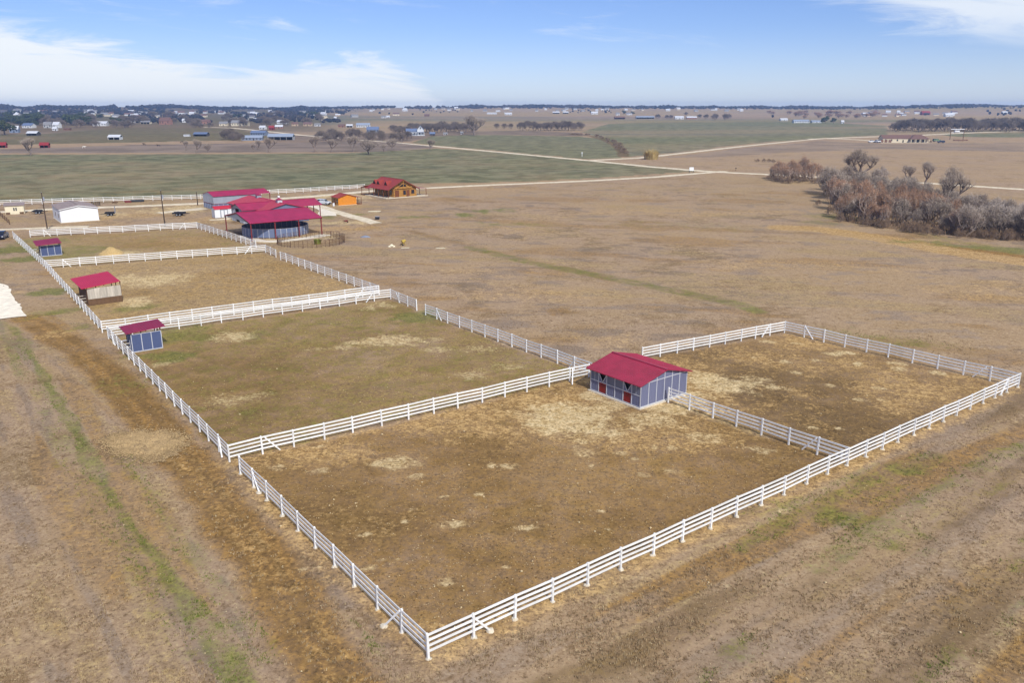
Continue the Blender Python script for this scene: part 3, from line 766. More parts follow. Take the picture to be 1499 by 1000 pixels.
# ------------------------------------------------------------------ farm buildings
roof_m = paint('crimson_metal_roof', srgb(142, 30, 60), .42, .24, .7, .05, 3, spec=.45)
roof_mag_m = paint('magenta_metal_roof', srgb(156, 26, 72), .42, .24, .5, .05, 3, spec=.45)
roof_red_m = paint('red_metal_roof', srgb(186, 26, 56), .38, .07, .4, .05, 3, spec=.45)
roof_log_m = paint('brick_red_metal_roof', srgb(140, 47, 38), .4, .08, .4, .05, 3, spec=.4)
blue_m = paint('slate_blue_siding', srgb(107, 111, 138), .5, .08, .7, .1, 12, streak=True)
blue2_m = paint('blue_shed_siding', srgb(79, 91, 128), .5, .08, .7, .1, 12, streak=True)
blue3_m = paint('blue_grey_pen_panel', srgb(106, 118, 148), .45, .12, .7, .1, 12, streak=True)
grey_m = paint('grey_metal_siding', srgb(150, 154, 166), .45, .08, .6, .1, 12, streak=True)
trim_m = paint('pale_grey_trim', srgb(190, 192, 200), .5, .1, 1)
door_m = paint('dark_red_door', srgb(134, 34, 34), .5, .1, 1, .1, 20)
dark_m = paint('interior_shade', srgb(30, 28, 28), .9, .2, 1)  # near-black standing in for unlit interiors; also far doors and dormer faces
steel_m = paint('oxide_red_steel', srgb(120, 44, 44), .5, .15, 1, spec=.3)
brown_m = paint('weathered_brown_wood', srgb(110, 84, 62), .85, .25, 2.5, .3, 18, streak=True)
rust_m = paint('rusty_pipe', srgb(92, 64, 44), .8, .3, 3)
wht_m = paint('white_metal_siding', srgb(226, 228, 232), .5, .05, .6, .08, 10, streak=True)
shingle_m = paint('grey_brown_shingle', srgb(140, 126, 124), .9, .2, 2.0, .5, 8)
log_m = paint('honey_log_wall', srgb(176, 130, 66), .7, .2, 2, .3, 14)
orange_m = paint('orange_timber_wall', srgb(214, 136, 40), .65, .10, 1.5, .2, 12)
post_m = paint('brown_timber_post', srgb(112, 66, 38), .75, .2, 2, .2, 12)
glass_m = paint('dark_window_glass', srgb(38, 44, 54), .12, .1, 1, spec=.6)
wwood_m = paint('whitewashed_board', srgb(190, 182, 170), .85, .3, 3, .4, 16, streak=True)
cream_m = paint('cream_siding', srgb(224, 214, 186), .7, .08, 1, .1, 10)
slab_m = conc_m
pole_m = paint('dark_utility_pole', srgb(74, 60, 50), .85, .2, 2, .2, 10)

def gable_roof(root, L, W, he, hr, oe, og, mat, rib=.3, th=.07, name='roof', cap=True):
    sl = (hr - he) / (W / 2)
    x0, x1 = -L / 2 - og, L / 2 + og
    m = MB()
    for s in (-1, 1):
        ye = s * (W / 2 + oe); ze = he - sl * oe
        top = [(x0, 0, hr + th), (x1, 0, hr + th), (x1, ye, ze + th), (x0, ye, ze + th)]
        bot = [(x, y, z - th) for x, y, z in top]
        m.hexa(bot, top)
        n = max(2, int((x1 - x0) / rib))
        for i in range(n + 1):
            x = x0 + .02 + (x1 - x0 - .04) * i / n
            m.hexa([(x - .03, s * .04, hr + th - .004 - sl * .04), (x + .03, s * .04, hr + th - .004 - sl * .04), (x + .03, ye, ze + th - .004), (x - .03, ye, ze + th - .004)],
                   [(x - .012, s * .04, hr + th + .045 - sl * .04), (x + .012, s * .04, hr + th + .045 - sl * .04), (x + .012, ye, ze + th + .045), (x - .012, ye, ze + th + .045)])
    ro = m.build(name, mat, root)
    if cap:
        c = MB()
        for s in (-1, 1):
            c.hexa([(x0 - .02, 0, hr + th + .05), (x1 + .02, 0, hr + th + .05), (x1 + .02, s * .16, hr + th + .05 - sl * .16), (x0 - .02, s * .16, hr + th + .05 - sl * .16)],
                   [(x0 - .02, 0, hr + th + .08), (x1 + .02, 0, hr + th + .08), (x1 + .02, s * .16, hr + th + .08 - sl * .16), (x0 - .02, s * .16, hr + th + .08 - sl * .16)])
        c.build('ridge_cap', mat, ro)
    return ro

def ribbed(m, x0, x1, y, z0, z1, out, pitch=.2, th=.04):
    """sheet of ribbed siding in the plane y, ribs towards out (+1/-1)"""
    m.box(x0, x1, min(y, y - out * th), max(y, y - out * th), z0, z1)
    n = int((x1 - x0) / pitch)
    for i in range(1, n):
        x = x0 + (x1 - x0) * i / n
        m.box(x - .02, x + .02, min(y + .001 * out, y + .018 * out), max(y + .001 * out, y + .018 * out), z0 + .003, z1 - .003)

def wall_run(root, p, q, z0, z1, n, mat, tmat, skip=(), panel='wall_panel', tw=.09, corner=True):
    """wall from p to q split in n panels with battens between; p->q keeps the outside on the right"""
    p = Vector((p[0], p[1], 0)); q = Vector((q[0], q[1], 0))
    L = (q - p).length; az = math.atan2(q.y - p.y, q.x - p.x)
    w = L / n
    m = MB(); ribbed(m, 0, w, 0, z0, z1, -1); pme = m.mesh(panel, mat)
    m = MB().box(-tw / 2, tw / 2, -.05, .012, z0, z1); bme = m.mesh('batten', tmat)
    for i in range(n):
        o = p + (q - p) * i / n
        if i not in skip: inst(panel, pme, root, o, (0, 0, az))
        if i > 0 or corner: inst('batten', bme, root, o, (0, 0, az))
    if corner: inst('batten', bme, root, q, (0, 0, az))

# ---- near barn
def near_barn():
    L, W, he, hr = 7.31, 7.29, 2.67, 3.58
    t = thing('horse_barn', 'small blue two-stall barn under a crimson roof between the two front paddocks', 'barn', (13.84, 82.50, 0), R(-51.4))
    gable_roof(t, L, W, he, hr, .47, .37, roof_m, rib=.3)
    pad = MB().box(-L / 2 - .25, L / 2 + .25, -W / 2 - .25, W / 2 + .25, -.3, .07); pad.build('slab', conc_m, t)
    base = MB(); x, y = L / 2 + .03, W / 2 + .03
    base.box(-x, x, -y - .0, -y + .1, .071, .2); base.box(-x, x, y - .1, y, .071, .2); base.box(-x, -x + .1, -y + .101, y - .101, .071, .2); base.box(x - .1, x, -y + .101, y - .101, .071, .2)
    base.build('base_trim', trim_m, t)
    # stall front, facing the big front paddock
    w = L / 6; zm = 1.38; yf = -W / 2
    xs = [-L / 2 + w * i for i in range(7)]
    for i in range(6):
        if i in (1, 4):
            d = MB(); ribbed(d, xs[i] + .05, xs[i + 1] - .05, yf + .02, .205, zm - .05, -1, .3); do = d.build('stall_door', door_m, t)
            MB().box(xs[i] + .15, xs[i + 1] - .15, yf - .03, yf - .002, .95, 1.03).build('door_bar', steel_m, do)
            xm = (xs[i] + xs[i + 1]) / 2
            for (a, b) in ((xs[i], -1), (xs[i + 1], 1)):
                MB().prism([(a, yf, zm), (a, yf, he - .28), (xm + b * .02, yf, zm + .02), (xm + b * .02, yf, zm)], (0, .04, 0)).build('wall_panel', blue_m, t)
                MB().beam((xm + b * .57, yf - .02, he - .3), (xm, yf - .02, zm + .06), .07, .05, up=(0, 1, 0)).build('window_frame', trim_m, t)
            MB().prism([(xm - .58, yf + .12, he), (xm + .58, yf + .12, he), (xm, yf + .25, zm + .1)], (0, .05, 0)).build('opening_shade', dark_m, t)  # near-black sheet paints the shade seen through the V window
        else:
            m = MB(); ribbed(m, xs[i], xs[i + 1], yf, .205, zm, -1, .4); m.build('wall_panel', blue_m, t)
            m = MB(); ribbed(m, xs[i], xs[i + 1], yf, zm + .001, he, -1, .17); m.build('wall_panel', grey2_m, t)
            if i in (0, 5):
                MB().box((xs[i] + xs[i + 1]) / 2 - .03, (xs[i] + xs[i + 1]) / 2 + .03, yf - .025, yf - .019, zm + .05, he - .02).build('batten', trim_m, t)
    for x in xs:
        MB().box(x - .045, x + .045, yf - .045, yf - .001, .2, he - .02).build('batten', trim_m, t)
    MB().box(-L / 2, L / 2, yf - .04, yf - .0195, zm - .04, zm + .05).build('rail_trim', trim_m, t)
    # gable facing the camera's right
    for sx in (1, -1):
        for i in range(6):
            a = -W / 2 + W * i / 6; b = a + W / 6
            x = sx * L / 2
            m = MB(); m.box(min(x, x - sx * .04), max(x, x - sx * .04), a, b, .205, he)
            for k in range(1, 5):
                yy = a + (b - a) * k / 5
                m.box(min(x + .001 * sx, x + .016 * sx), max(x + .001 * sx, x + .016 * sx), yy - .02, yy + .02, .21, he - .01)
            m.build('wall_panel', blue_m, t)
            top = lambda y: hr - (hr - he) * abs(y) / (W / 2)
            MB().prism([(x, a, he + .001), (x, b, he + .001), (x, b, max(he + .002, top(b))), (x, a, max(he + .002, top(a)))], (-sx * .04, 0, 0)).build('gable_panel', blue_m, t)
        for i in range(7):
            y = -W / 2 + W * i / 6
            MB().box(min(sx * L / 2 + .002 * sx, sx * L / 2 + .045 * sx), max(sx * L / 2 + .002 * sx, sx * L / 2 + .045 * sx), y - .04, y + .04, .2, max(he, hr - (hr - he) * abs(y) / (W / 2) - .02)).build('batten', trim_m, t)
        MB().box(min(sx * L / 2 + .02 * sx, sx * L / 2 + .04 * sx), max(sx * L / 2 + .02 * sx, sx * L / 2 + .04 * sx), -W / 2 + .05, W / 2 - .05, he - .06, he + .02).build('rail_trim', trim_m, t)
    wall_run(t, (L / 2, W / 2), (-L / 2, W / 2), .205, he, 6, blue_m, trim_m)
grey2_m = paint('grey_blue_ribbed_siding', srgb(112, 117, 136), .45, .08, .6, .1, 12, streak=True)
near_barn()

# ---- three run-in sheds along the track
def shed(label, c, az, L, D, z0, bx, by, wL, wD, ox, oy, rmat, wall, old=False):
    t = thing('run_in_shed', label, 'shed', (c[0], c[1], 0), R(az), 'run-in sheds along the dirt track')
    zr = lambda x, y: z0 + bx * x + by * y
    m = MB()
    cs = [(-L / 2, -D / 2), (L / 2, -D / 2), (L / 2, D / 2), (-L / 2, D / 2)]
    m.hexa([(x, y, zr(x, y) - .06) for x, y in cs], [(x, y, zr(x, y)) for x, y in cs])
    n = int(L / .3)
    for i in range(n + 1):
        x = -L / 2 + .02 + (L - .04) * i / n
        m.hexa([(x - .02, -D / 2, zr(x, -D / 2) - .003), (x + .02, -D / 2, zr(x, -D / 2) - .003), (x + .02, D / 2, zr(x, D / 2) - .003), (x - .02, D / 2, zr(x, D / 2) - .003)],
               [(x - .012, -D / 2, zr(x, -D / 2) + .03), (x + .012, -D / 2, zr(x, -D / 2) + .03), (x + .012, D / 2, zr(x, D / 2) + .03), (x - .012, D / 2, zr(x, D / 2) + .03)])
    m.build('roof', rmat, t)
    x0, x1, y0, y1 = ox - wL / 2, ox + wL / 2, oy - wD / 2, oy + wD / 2
    hw = zr(x0, y0) - .38
    if not old:
        wall_run(t, (x0, y0), (x1, y0), .05, hw, 3, wall, trim_m)
        wall_run(t, (x0, y1), (x0, y0 + .05), .05, hw, 3, wall, trim_m, corner=False)
        MB().box(x0 - .05, x1 + .05, y0 - .05, y0 - .0126, 0, .12).build('base_trim', trim_m, t)
        MB().box(x0, x1, y0 + .0, y0 + .05, hw + .001, hw + .07).build('top_trim', trim_m, t)
    else:
        n = 8
        for i in range(n):                       # lower boards and the pale lining above
            z = .05 + .95 * i / n
            MB().box(x0 + .02, x1 - .02, y0 - .02 - .008 * (i % 2), y0 + .03, z, z + .95 / n - .012).build('board', brown_m, t)
        for i in range(5):
            a = x0 + .05 + (wL - .1) * i / 5
            m = MB(); ribbed(m, a, a + (wL - .1) / 5 - .01, y0, 1.0, hw + .1, -1, .16); m.build('wall_panel', wwood_m, t)
        for i in range(9):
            z = .05 + (hw - .05) * i / 9
            MB().box(x0 - .03, x0 + .02, y0 + .06, y1 - .06, z, z + (hw - .05) / 9 - .02).build('board', brown_m, t)
    # open sides: posts, header and three rails
    for (x, y) in ((x0 + .05, y0 + .1), (x1 - .05, y0 + .1), (x0 + .05, y1 - .05), (x1 - .05, y1 - .05), (x1 - .05, (y0 + y1) / 2), ((x0 + x1) / 2, y1 - .05)):
        MB().box(x - .06, x + .06, y - .06, y + .06, -.2, zr(x, y) - .065).build('post', brown_m, t)
    for z in (.5, .95, 1.4):
        MB().box(x1 - .02, x1 + .03, y0 + .17, y1 - .12, z - .06, z + .06).build('side_rail', brown_m, t)
    for x in (x0 + .05, (x0 + x1) / 2, x1 - .05):
        MB().beam((x, y0 - .25, zr(x, y0 - .25) - .14), (x, y1 + .2, zr(x, y1 + .2) - .14), .06, .14).build('rafter', brown_m, t)
    # short rails that close the gap to the track fence
    for z in (.5, 1.0, 1.45):
        MB().box(x0 - 1.2, x0 - .06, y0 + 1.2, y0 + 1.25, z - .06, z + .06).build('gap_rail', wwood_m if old or z < 1.2 else trim_m, t)
    return t
shed('blue run-in shed with a crimson lean-to roof, nearest of the three along the track', (-47.92, 99.51), 36.9, 4.8, 3.84, 2.87, .06, .04, 3.59, 3.1, .03, -.07, roof_m, blue2_m)
shed('whitewashed brown-board run-in shed with a bright red roof in the second paddock', (-67.52, 126.5), 38.6, 5.7, 8.1, 3.31, .09, .04, 4.99, 6.4, .43, -.5, roof_red_m, wwood_m, old=True)
shed('blue run-in shed with a crimson lean-to roof in the farthest paddock', (-98.55, 167.94), 36.7, 4.75, 4.87, 2.8, .05, .09, 3.83, 3.09, .31, -.06, roof_m, blue2_m)

# ---- covered round pen
def pen_cover():
    L, W, he, hr = 17.85, 18.12, 4.18, 5.77
    t = thing('pen_canopy', 'open steel canopy with a wide magenta roof over the blue round pen', 'canopy', (-59.35, 198.21, 0), R(37.1))
    gable_roof(t, L, W, he, hr, .19, .05, roof_mag_m, rib=.45)
    for s in (-1, 1):
        for x in (-8.75, -2.95, 2.95, 8.75):
            MB().box(x - .11, x + .11, s * 8.95 - .11, s * 8.95 + .11, -.3, he - .2).build('column', steel_m, t)
        MB().box(-8.9, 8.9, s * 8.95 - .08, s * 8.95 + .08, he - .199, he - .02).build('eave_beam', steel_m, t)
    for sx in (-1, 1):
        x = sx * 8.86
        MB().prism([(x, -8.9, he + .01), (x, 8.9, he + .01), (x, 0, hr - .02)], (-sx * .04, 0, 0)).build('gable_panel', grey_m, t)
        MB().prism([(x + sx * .02, -9.2, he - .02), (x + sx * .02, 0, hr + .0), (x + sx * .02, 0, hr - .26), (x + sx * .02, -9.2, he - .28)], (sx * .05, 0, 0)).build('fascia', steel_m, t)
        MB().prism([(x + sx * .02, 9.2, he - .02), (x + sx * .02, 0, hr + .0), (x + sx * .02, 0, hr - .26), (x + sx * .02, 9.2, he - .28)], (sx * .05, 0, 0)).build('fascia', steel_m, t)
    for x in (-2.95, 2.95):
        for s in (-1, 1):
            MB().beam((x, s * 8.9, he - .1), (x, 0, hr - .15), .1, .2).build('truss', steel_m, t)
pen_cover()
def round_pen():
    t = thing('round_pen', 'round pen of tall blue panels standing under the magenta canopy', 'pen', (-58.9, 198.25, 0), 0)
    r, n = 7.9, 36
    w = 2 * math.pi * r / n
    m = MB(); ribbed(m, -w / 2 + .03, w / 2 - .03, 0, .1, 2.1, -1, .45); pme = m.mesh('pen_panel', blue3_m)
    m = MB().box(-.05, .05, -.06, .06, -.1, 2.18); qme = m.mesh('pen_post', trim_m)
    m = MB().box(-w / 2, w / 2, -.05, .05, 2.101, 2.19); rme = m.mesh('top_rail', grey_m)
    for i in range(n):
        a = 2 * math.pi * i / n
        p = (r * math.cos(a), r * math.sin(a), 0)
        inst('pen_panel', pme, t, p, (0, 0, a + math.pi / 2))
        inst('top_rail', rme, t, p, (0, 0, a + math.pi / 2))
        b = a + math.pi / n
        inst('pen_post', qme, t, (r * 1.004 * math.cos(b), r * 1.004 * math.sin(b), 0), (0, 0, b + math.pi / 2))
round_pen()
def corral():
    t = thing('round_corral', 'low round corral of rusty pipe panels in front of the canopy', 'corral', (-46.6, 184.1, 0), 0)
    r, n = 7.7, 16
    w = 2 * r * math.sin(math.pi / n)
    m = MB()
    for x in (-w / 2 + .05, w / 2 - .05, -w / 6, w / 6): m.tube((x, 0, -.05), (x, 0, 1.6), .035, n=5)
    for z in (.25, .5, .75, 1.0, 1.3, 1.58): m.tube((-w / 2 + .05, 0, z), (w / 2 - .05, 0, z), .026, n=4)
    for k in range(14):
        x = -w / 2 + .05 + (w - .1) * (k + .5) / 14
        m.box(x - .008, x + .008, -.008, .008, .25, 1.0)
    pm = m.mesh('corral_panel', rust_m)
    for i in range(n):
        a = 2 * math.pi * (i + .5) / n
        rr_ = r * math.cos(math.pi / n)
        inst('corral_panel', pm, t, (rr_ * math.cos(a), rr_ * math.sin(a), 0), (0, 0, a + math.pi / 2))
corral()

# ---- stable with cross wing
def stable():
    L, W, he, hr = 22.28, 9.08, 3.65, 4.93
    t = thing('stable', 'long stable with magenta roof, cross wing and cupolas behind the canopy', 'stable', (-66.27, 225.68, 0), R(37.4))
    gable_roof(t, L, W, he, hr, .46, .44, roof_mag_m, rib=.45)
    wall_run(t, (-L / 2, -W / 2), (L / 2 - 5, -W / 2), 0, he, 8, grey_m, trim_m)
    wall_run(t, (L / 2 - 5, W / 2), (-L / 2, W / 2), 0, he, 8, grey_m, trim_m)
    wall_run(t, (-L / 2, W / 2), (-L / 2, 1.6), 0, he, 2, grey_m, trim_m)
    wall_run(t, (-L / 2, -1.6), (-L / 2, -W / 2), 0, he, 2, grey_m, trim_m)
    wall_run(t, (L / 2 - 5, -W / 2), (L / 2 - 5, W / 2), 0, he, 4, grey_m, trim_m)
    MB().box(-L / 2 + .3, -L / 2 + .34, -1.55, 1.55, 0, 3.0).build('doorway_shade', dark_m, t)  # near-black sheet paints the shade inside the open doorway
    for sx in (-1, 1):
        MB().prism([(sx * L / 2, -W / 2, he), (sx * L / 2, W / 2, he), (sx * L / 2, 0, hr)], (-sx * .04, 0, 0)).build('gable_panel', grey_m, t)
    for y in (-W / 2 + .1, W / 2 - .1, 0):
        MB().box(L / 2 - .2, L / 2, y - .1, y + .1, -.2, he - .05).build('column', steel_m, t)
    # cross wing, ridge along local y
    w = thing('cross_wing', None, None)
    w.parent = t; w.location = (-.9, 4.6, .04); w.rotation_euler = (0, 0, R(90))
    for k in ('label', 'category'):
        if k in w: del w[k]
    WL, WW, whe, whr = 27, 13, 3.35, 5.0
    gable_roof(w, WL, WW, whe, whr, .4, .4, roof_wing_m, rib=.45)
    for sx in (-1, 1):
        MB().prism([(sx * WL / 2, -WW / 2, 0), (sx * WL / 2, WW / 2, 0), (sx * WL / 2, WW / 2, whe), (sx * WL / 2, 0, whr), (sx * WL / 2, -WW / 2, whe)], (-sx * .05, 0, 0)).build('gable_wall', blue_m, w)
    for s in (-1, 1):
        MB().box(9.2, WL / 2 - .06, s * WW / 2 - .03, s * WW / 2 + .03, 0, whe).build('side_wall', blue_m, w)
        MB().box(-WL / 2 + .06, -9.3, s * WW / 2 - .03, s * WW / 2 + .03, 0, whe).build('side_wall', blue_m, w)
    def cupola(y, mat):
        m = MB().box(-.65, .65, -.65, .65, 0, 1.0); o = m.build('cupola', mat, t, (-.9, y, whr - .2))
        MB().add([(-.85, -.85, 1.0), (.85, -.85, 1.0), (.85, .85, 1.0), (-.85, .85, 1.0), (0, 0, 1.5)], [(3, 2, 1, 0), (0, 1, 4), (1, 2, 4), (2, 3, 4), (3, 0, 4)]).build('cupola_roof', roof_mag_m, o)
        return o
    o = cupola(-4.6, trim_m)
    b = bmesh.new(); bmesh.ops.create_icosphere(b, subdivisions=2, radius=.34); me = bpy.data.meshes.new('vent_ball'); b.to_mesh(me); b.free(); me.materials.append(wht_m)
    inst('vent_ball', me, o, (0, 0, 1.75))
    cupola(11.0, grey_m)
roof_wing_m = paint('magenta_roof_off_sun', srgb(160, 36, 66), .45, .12, .4, .05, 3, spec=.45)  # same magenta roof; pinker look of its less sunlit slope put into the colour
stable()

# ---- long hay barn behind
def long_barn():
    L, W, he, hr = 18.09, 9.13, 4.06, 5.04
    t = thing('hay_barn', 'tall grey hay barn with a long magenta roof, farthest of the roofed farm group', 'barn', (-87.22, 255.25, 0), R(39))
    gable_roof(t, L, W, he, hr, .32, .06, roof_mag_m, rib=.45)
    xe = L / 2 - 3.6
    wall_run(t, (-L / 2, -W / 2), (xe, -W / 2), 1.75, he, 5, grey_m, grey_m, panel='upper_panel')
    wall_run(t, (xe, W / 2), (-L / 2, W / 2), 0, he, 5, grey_m, grey_m, panel='upper_panel')
    wall_run(t, (-L / 2, W / 2), (-L / 2, -W / 2), 1.75, he, 4, grey_m, grey_m, panel='upper_panel')
    wall_run(t, (-L / 2, -W / 2), (xe, -W / 2), 0, 1.7, 10, blue3_m, trim_m, panel='lower_panel')
    wall_run(t, (-L / 2, W / 2), (-L / 2, -W / 2), 0, 1.7, 6, blue3_m, trim_m, panel='lower_panel')
    wall_run(t, (xe, -W / 2), (xe, W / 2), 0, he, 3, grey_m, grey_m)
    for sx in (-1, 1):
        MB().prism([(sx * L / 2, -W / 2, he), (sx * L / 2, W / 2, he), (sx * L / 2, 0, hr)], (-sx * .04, 0, 0)).build('gable_panel', grey_m, t)
    for s in (-1, 1):
        MB().box(L / 2 - .2, L / 2, s * W / 2 - .1, s * W / 2 + .1, -.2, he - .05).build('column', steel_m, t)
    MB().box(-L / 2 - .05, xe, -W / 2 - .06, -W / 2 - .02, 1.62, 1.78).build('girt', steel_m, t)
    MB().box(-L / 2 - .06, -L / 2 - .02, -W / 2, W / 2, 1.62, 1.78).build('girt', steel_m, t)
long_barn()

# ---- white garden shed with red roof
def garden_shed():
    L, W, he, hr = 5.05, 2.6, 2.49, 3.1
    t = thing('garden_shed', 'small white double-door shed with a red roof beside the stable', 'shed', (-82.91, 229.07, 0), R(37.9))
    gable_roof(t, L, W, he, hr, .15, .08, roof_red_m, rib=.5)
    y = -W / 2
    for (a, b, nm, mt, zt) in ((0, .30, 'wall_panel', wht_m, he), (.30, .36, 'batten', grey_m, he), (.36, .50, 'door', wht_m, 2.1), (.50, .56, 'batten', grey_m, he), (.56, .69, 'door', wht_m, 2.1), (.69, .74, 'batten', grey_m, he), (.74, 1, 'wall_panel', wht_m, he)):
        MB().box(-L / 2 + L * a + .004, -L / 2 + L * b - .004, y - (.03 if nm == 'door' else 0), y + .05, .05, zt).build(nm, mt, t)
        if zt < he: MB().box(-L / 2 + L * a + .004, -L / 2 + L * b - .004, y, y + .05, zt + .005, he).build('lintel', grey_m, t)
    for sx in (-1, 1):
        MB().prism([(sx * L / 2, -W / 2 + .06, .05), (sx * L / 2, W / 2, .05), (sx * L / 2, W / 2, he), (sx * L / 2, 0, hr), (sx * L / 2, -W / 2 + .06, he)], (-sx * .05, 0, 0)).build('gable_wall', trim_m, t)
    MB().box(-L / 2 + .06, L / 2 - .06, W / 2 - .05, W / 2, .05, he).build('rear_wall', wht_m, t)
garden_shed()

# ---- white metal building on the left
def white_building():
    L, W, he, hr = 13.24, 9.41, 3.64, 4.5
    t = thing('metal_workshop', 'large plain white metal building with a grey-brown roof on the left', 'building', (-122.68, 224.93, 0), R(126.6))
    gable_roof(t, L, W, he, hr, .22, .39, shingle_m, rib=3.0)
    MB().box(-L / 2 - .2, L / 2 + .2, -W / 2 - .2, W / 2 + .2, -.2, .08).build('slab', conc_m, t)
    for sx in (-1, 1):
        for i in range(6):
            a = -W / 2 + W * i / 6; b = a + W / 6; x = sx * L / 2
            tp = lambda y: hr - (hr - he) * abs(y) / (W / 2) - .02
            m = MB().prism([(x, a + .004, .081), (x, b - .004, .081), (x, b - .004, tp(b)), (x, a + .004, tp(a))], (-sx * .05, 0, 0)); m.build('wall_panel', wht_m, t)
    for s in (-1, 1):
        n = 6
        for i in range(n):
            a = -L / 2 + .06 + (L - .12) * i / n
            MB().box(a + .003, a + (L - .12) / n - .003, min(s * W / 2, s * W / 2 - s * .05), max(s * W / 2, s * W / 2 - s * .05), .081, he).build('wall_panel', wht_m, t)
        for x in (-3.5, 1.8):
            wdw = MB().box(x - .5, x + .5, min(s * W / 2, s * W / 2 + s * .03), max(s * W / 2, s * W / 2 + s * .03), 1.1, 2.2).build('window', glass_m, t)
            fr = MB().box(x - .58, x + .58, min(s * W / 2, s * W / 2 + s * .05), max(s * W / 2, s * W / 2 + s * .05), 2.201, 2.3); fr.box(x - .58, x + .58, min(s * W / 2, s * W / 2 + s * .05), max(s * W / 2, s * W / 2 + s * .05), 1.0, 1.099)
            fr.build('frame', trim_m, wdw)
    for s in (-1, 1):
        tr = MB().beam((-L / 2 - .35, s * (W / 2 + .2), he - .12), (-L / 2 - .35, 0, hr - .08), .05, .2); tr.build('barge_board', wht_m, t)
white_building()

# ---- cream cabin at the left edge
def cream_cabin():
    t = thing('cream_hut', 'small cream hut with a flat grey roof left of the white building', 'hut', (-147.0, 237.0, 0), R(27))
    MB().box(-2.4, 2.4, -1.6, 1.6, 0, 2.5).build('wall', cream_m, t)
    MB().hexa([(-2.7, -1.9, 2.5), (2.7, -1.9, 2.5), (2.7, 1.9, 3.0), (-2.7, 1.9, 3.0)], [(-2.7, -1.9, 2.62), (2.7, -1.9, 2.62), (2.7, 1.9, 3.12), (-2.7, 1.9, 3.12)]).build('roof', shingle_m, t)
    for x in (-.1, .45):
        MB().box(x - .17, x + .17, -1.64, -1.602, 1.0, 1.9).build('window', glass_m, t)
    for i, (a, b) in enumerate(((-2.3, -1.2), (1.2, 2.3))):
        MB().box(a, b, -1.66, -1.602, .05, .6).build('skirting', brown_m, t)
cream_cabin()

# ---- orange cabin with porch
def cabin():
    L, W, he, hr = 5.01, 6.36, 2.47, 3.4
    t = thing('orange_cabin', 'small bright orange timber cabin with a red roof and side porch', 'cabin', (-54.5, 260.71, 0), R(127.4))
    gable_roof(t, L, W, he, hr, .2, .34, roof_log_m, rib=.5)
    n = 12
    for sx in (-1, 1):
        x = sx * L / 2
        for i in range(n):
            z0 = .08 + (he - .08) * i / n; z1 = z0 + (he - .08) / n - .012
            MB().box(min(x, x - sx * .06), max(x, x - sx * .06), -W / 2, W / 2, z0, z1).build('board', orange_m, t)
        MB().prism([(x, -W / 2, he), (x, W / 2, he), (x, 0, hr)], (-sx * .05, 0, 0)).build('gable_panel', orange_m, t)
    for s in (-1, 1):
        MB().box(-L / 2 + .07, L / 2 - .07, min(s * W / 2, s * W / 2 - s * .06), max(s * W / 2, s * W / 2 - s * .06), .08, he).build('side_wall', log_m, t)
    MB().box(-.5, .4, W / 2 + .001, W / 2 + .04, .1, 2.05).build('door', post_m, t)
    for x in (-1.6, 1.3):
        w_ = MB().box(x - .4, x + .4, W / 2 + .001, W / 2 + .03, 1.0, 1.9).build('window', glass_m, t)
        MB().box(x - .46, x + .46, W / 2 + .001, W / 2 + .05, .92, .999).build('sill', post_m, w_)
    MB().box(-L / 2, L / 2, -W / 2 - 1.9, -W / 2 - .01, -.1, .18).build('porch_deck', post_m, t)
    MB().hexa([(-L / 2 - .2, -W / 2 - 2.1, 2.15), (L / 2 + .2, -W / 2 - 2.1, 2.15), (L / 2 + .2, -W / 2 - .25, 2.36), (-L / 2 - .2, -W / 2 - .25, 2.36)], [(-L / 2 - .2, -W / 2 - 2.1, 2.22), (L / 2 + .2, -W / 2 - 2.1, 2.22), (L / 2 + .2, -W / 2 - .25, 2.43), (-L / 2 - .2, -W / 2 - .25, 2.43)]).build('porch_roof', roof_log_m, t)
    for x in (-L / 2 + .1, 0, L / 2 - .1):
        MB().box(x - .07, x + .07, -W / 2 - 1.85, -W / 2 - 1.71, .18, 2.16).build('porch_post', post_m, t)
    for x0_, x1_ in ((-L / 2 + .18, -.08), (.08, L / 2 - .18)):
        for z in (.5, .75, 1.0):
            MB().box(x0_, x1_, -W / 2 - 1.8, -W / 2 - 1.75, z - .04, z + .04).build('porch_rail', post_m, t)
    MB().box(-L / 2 - .1, L / 2 + .1, -W / 2 - .1, W / 2 + .1, -.2, .075).build('slab', conc_m, t)
cabin()

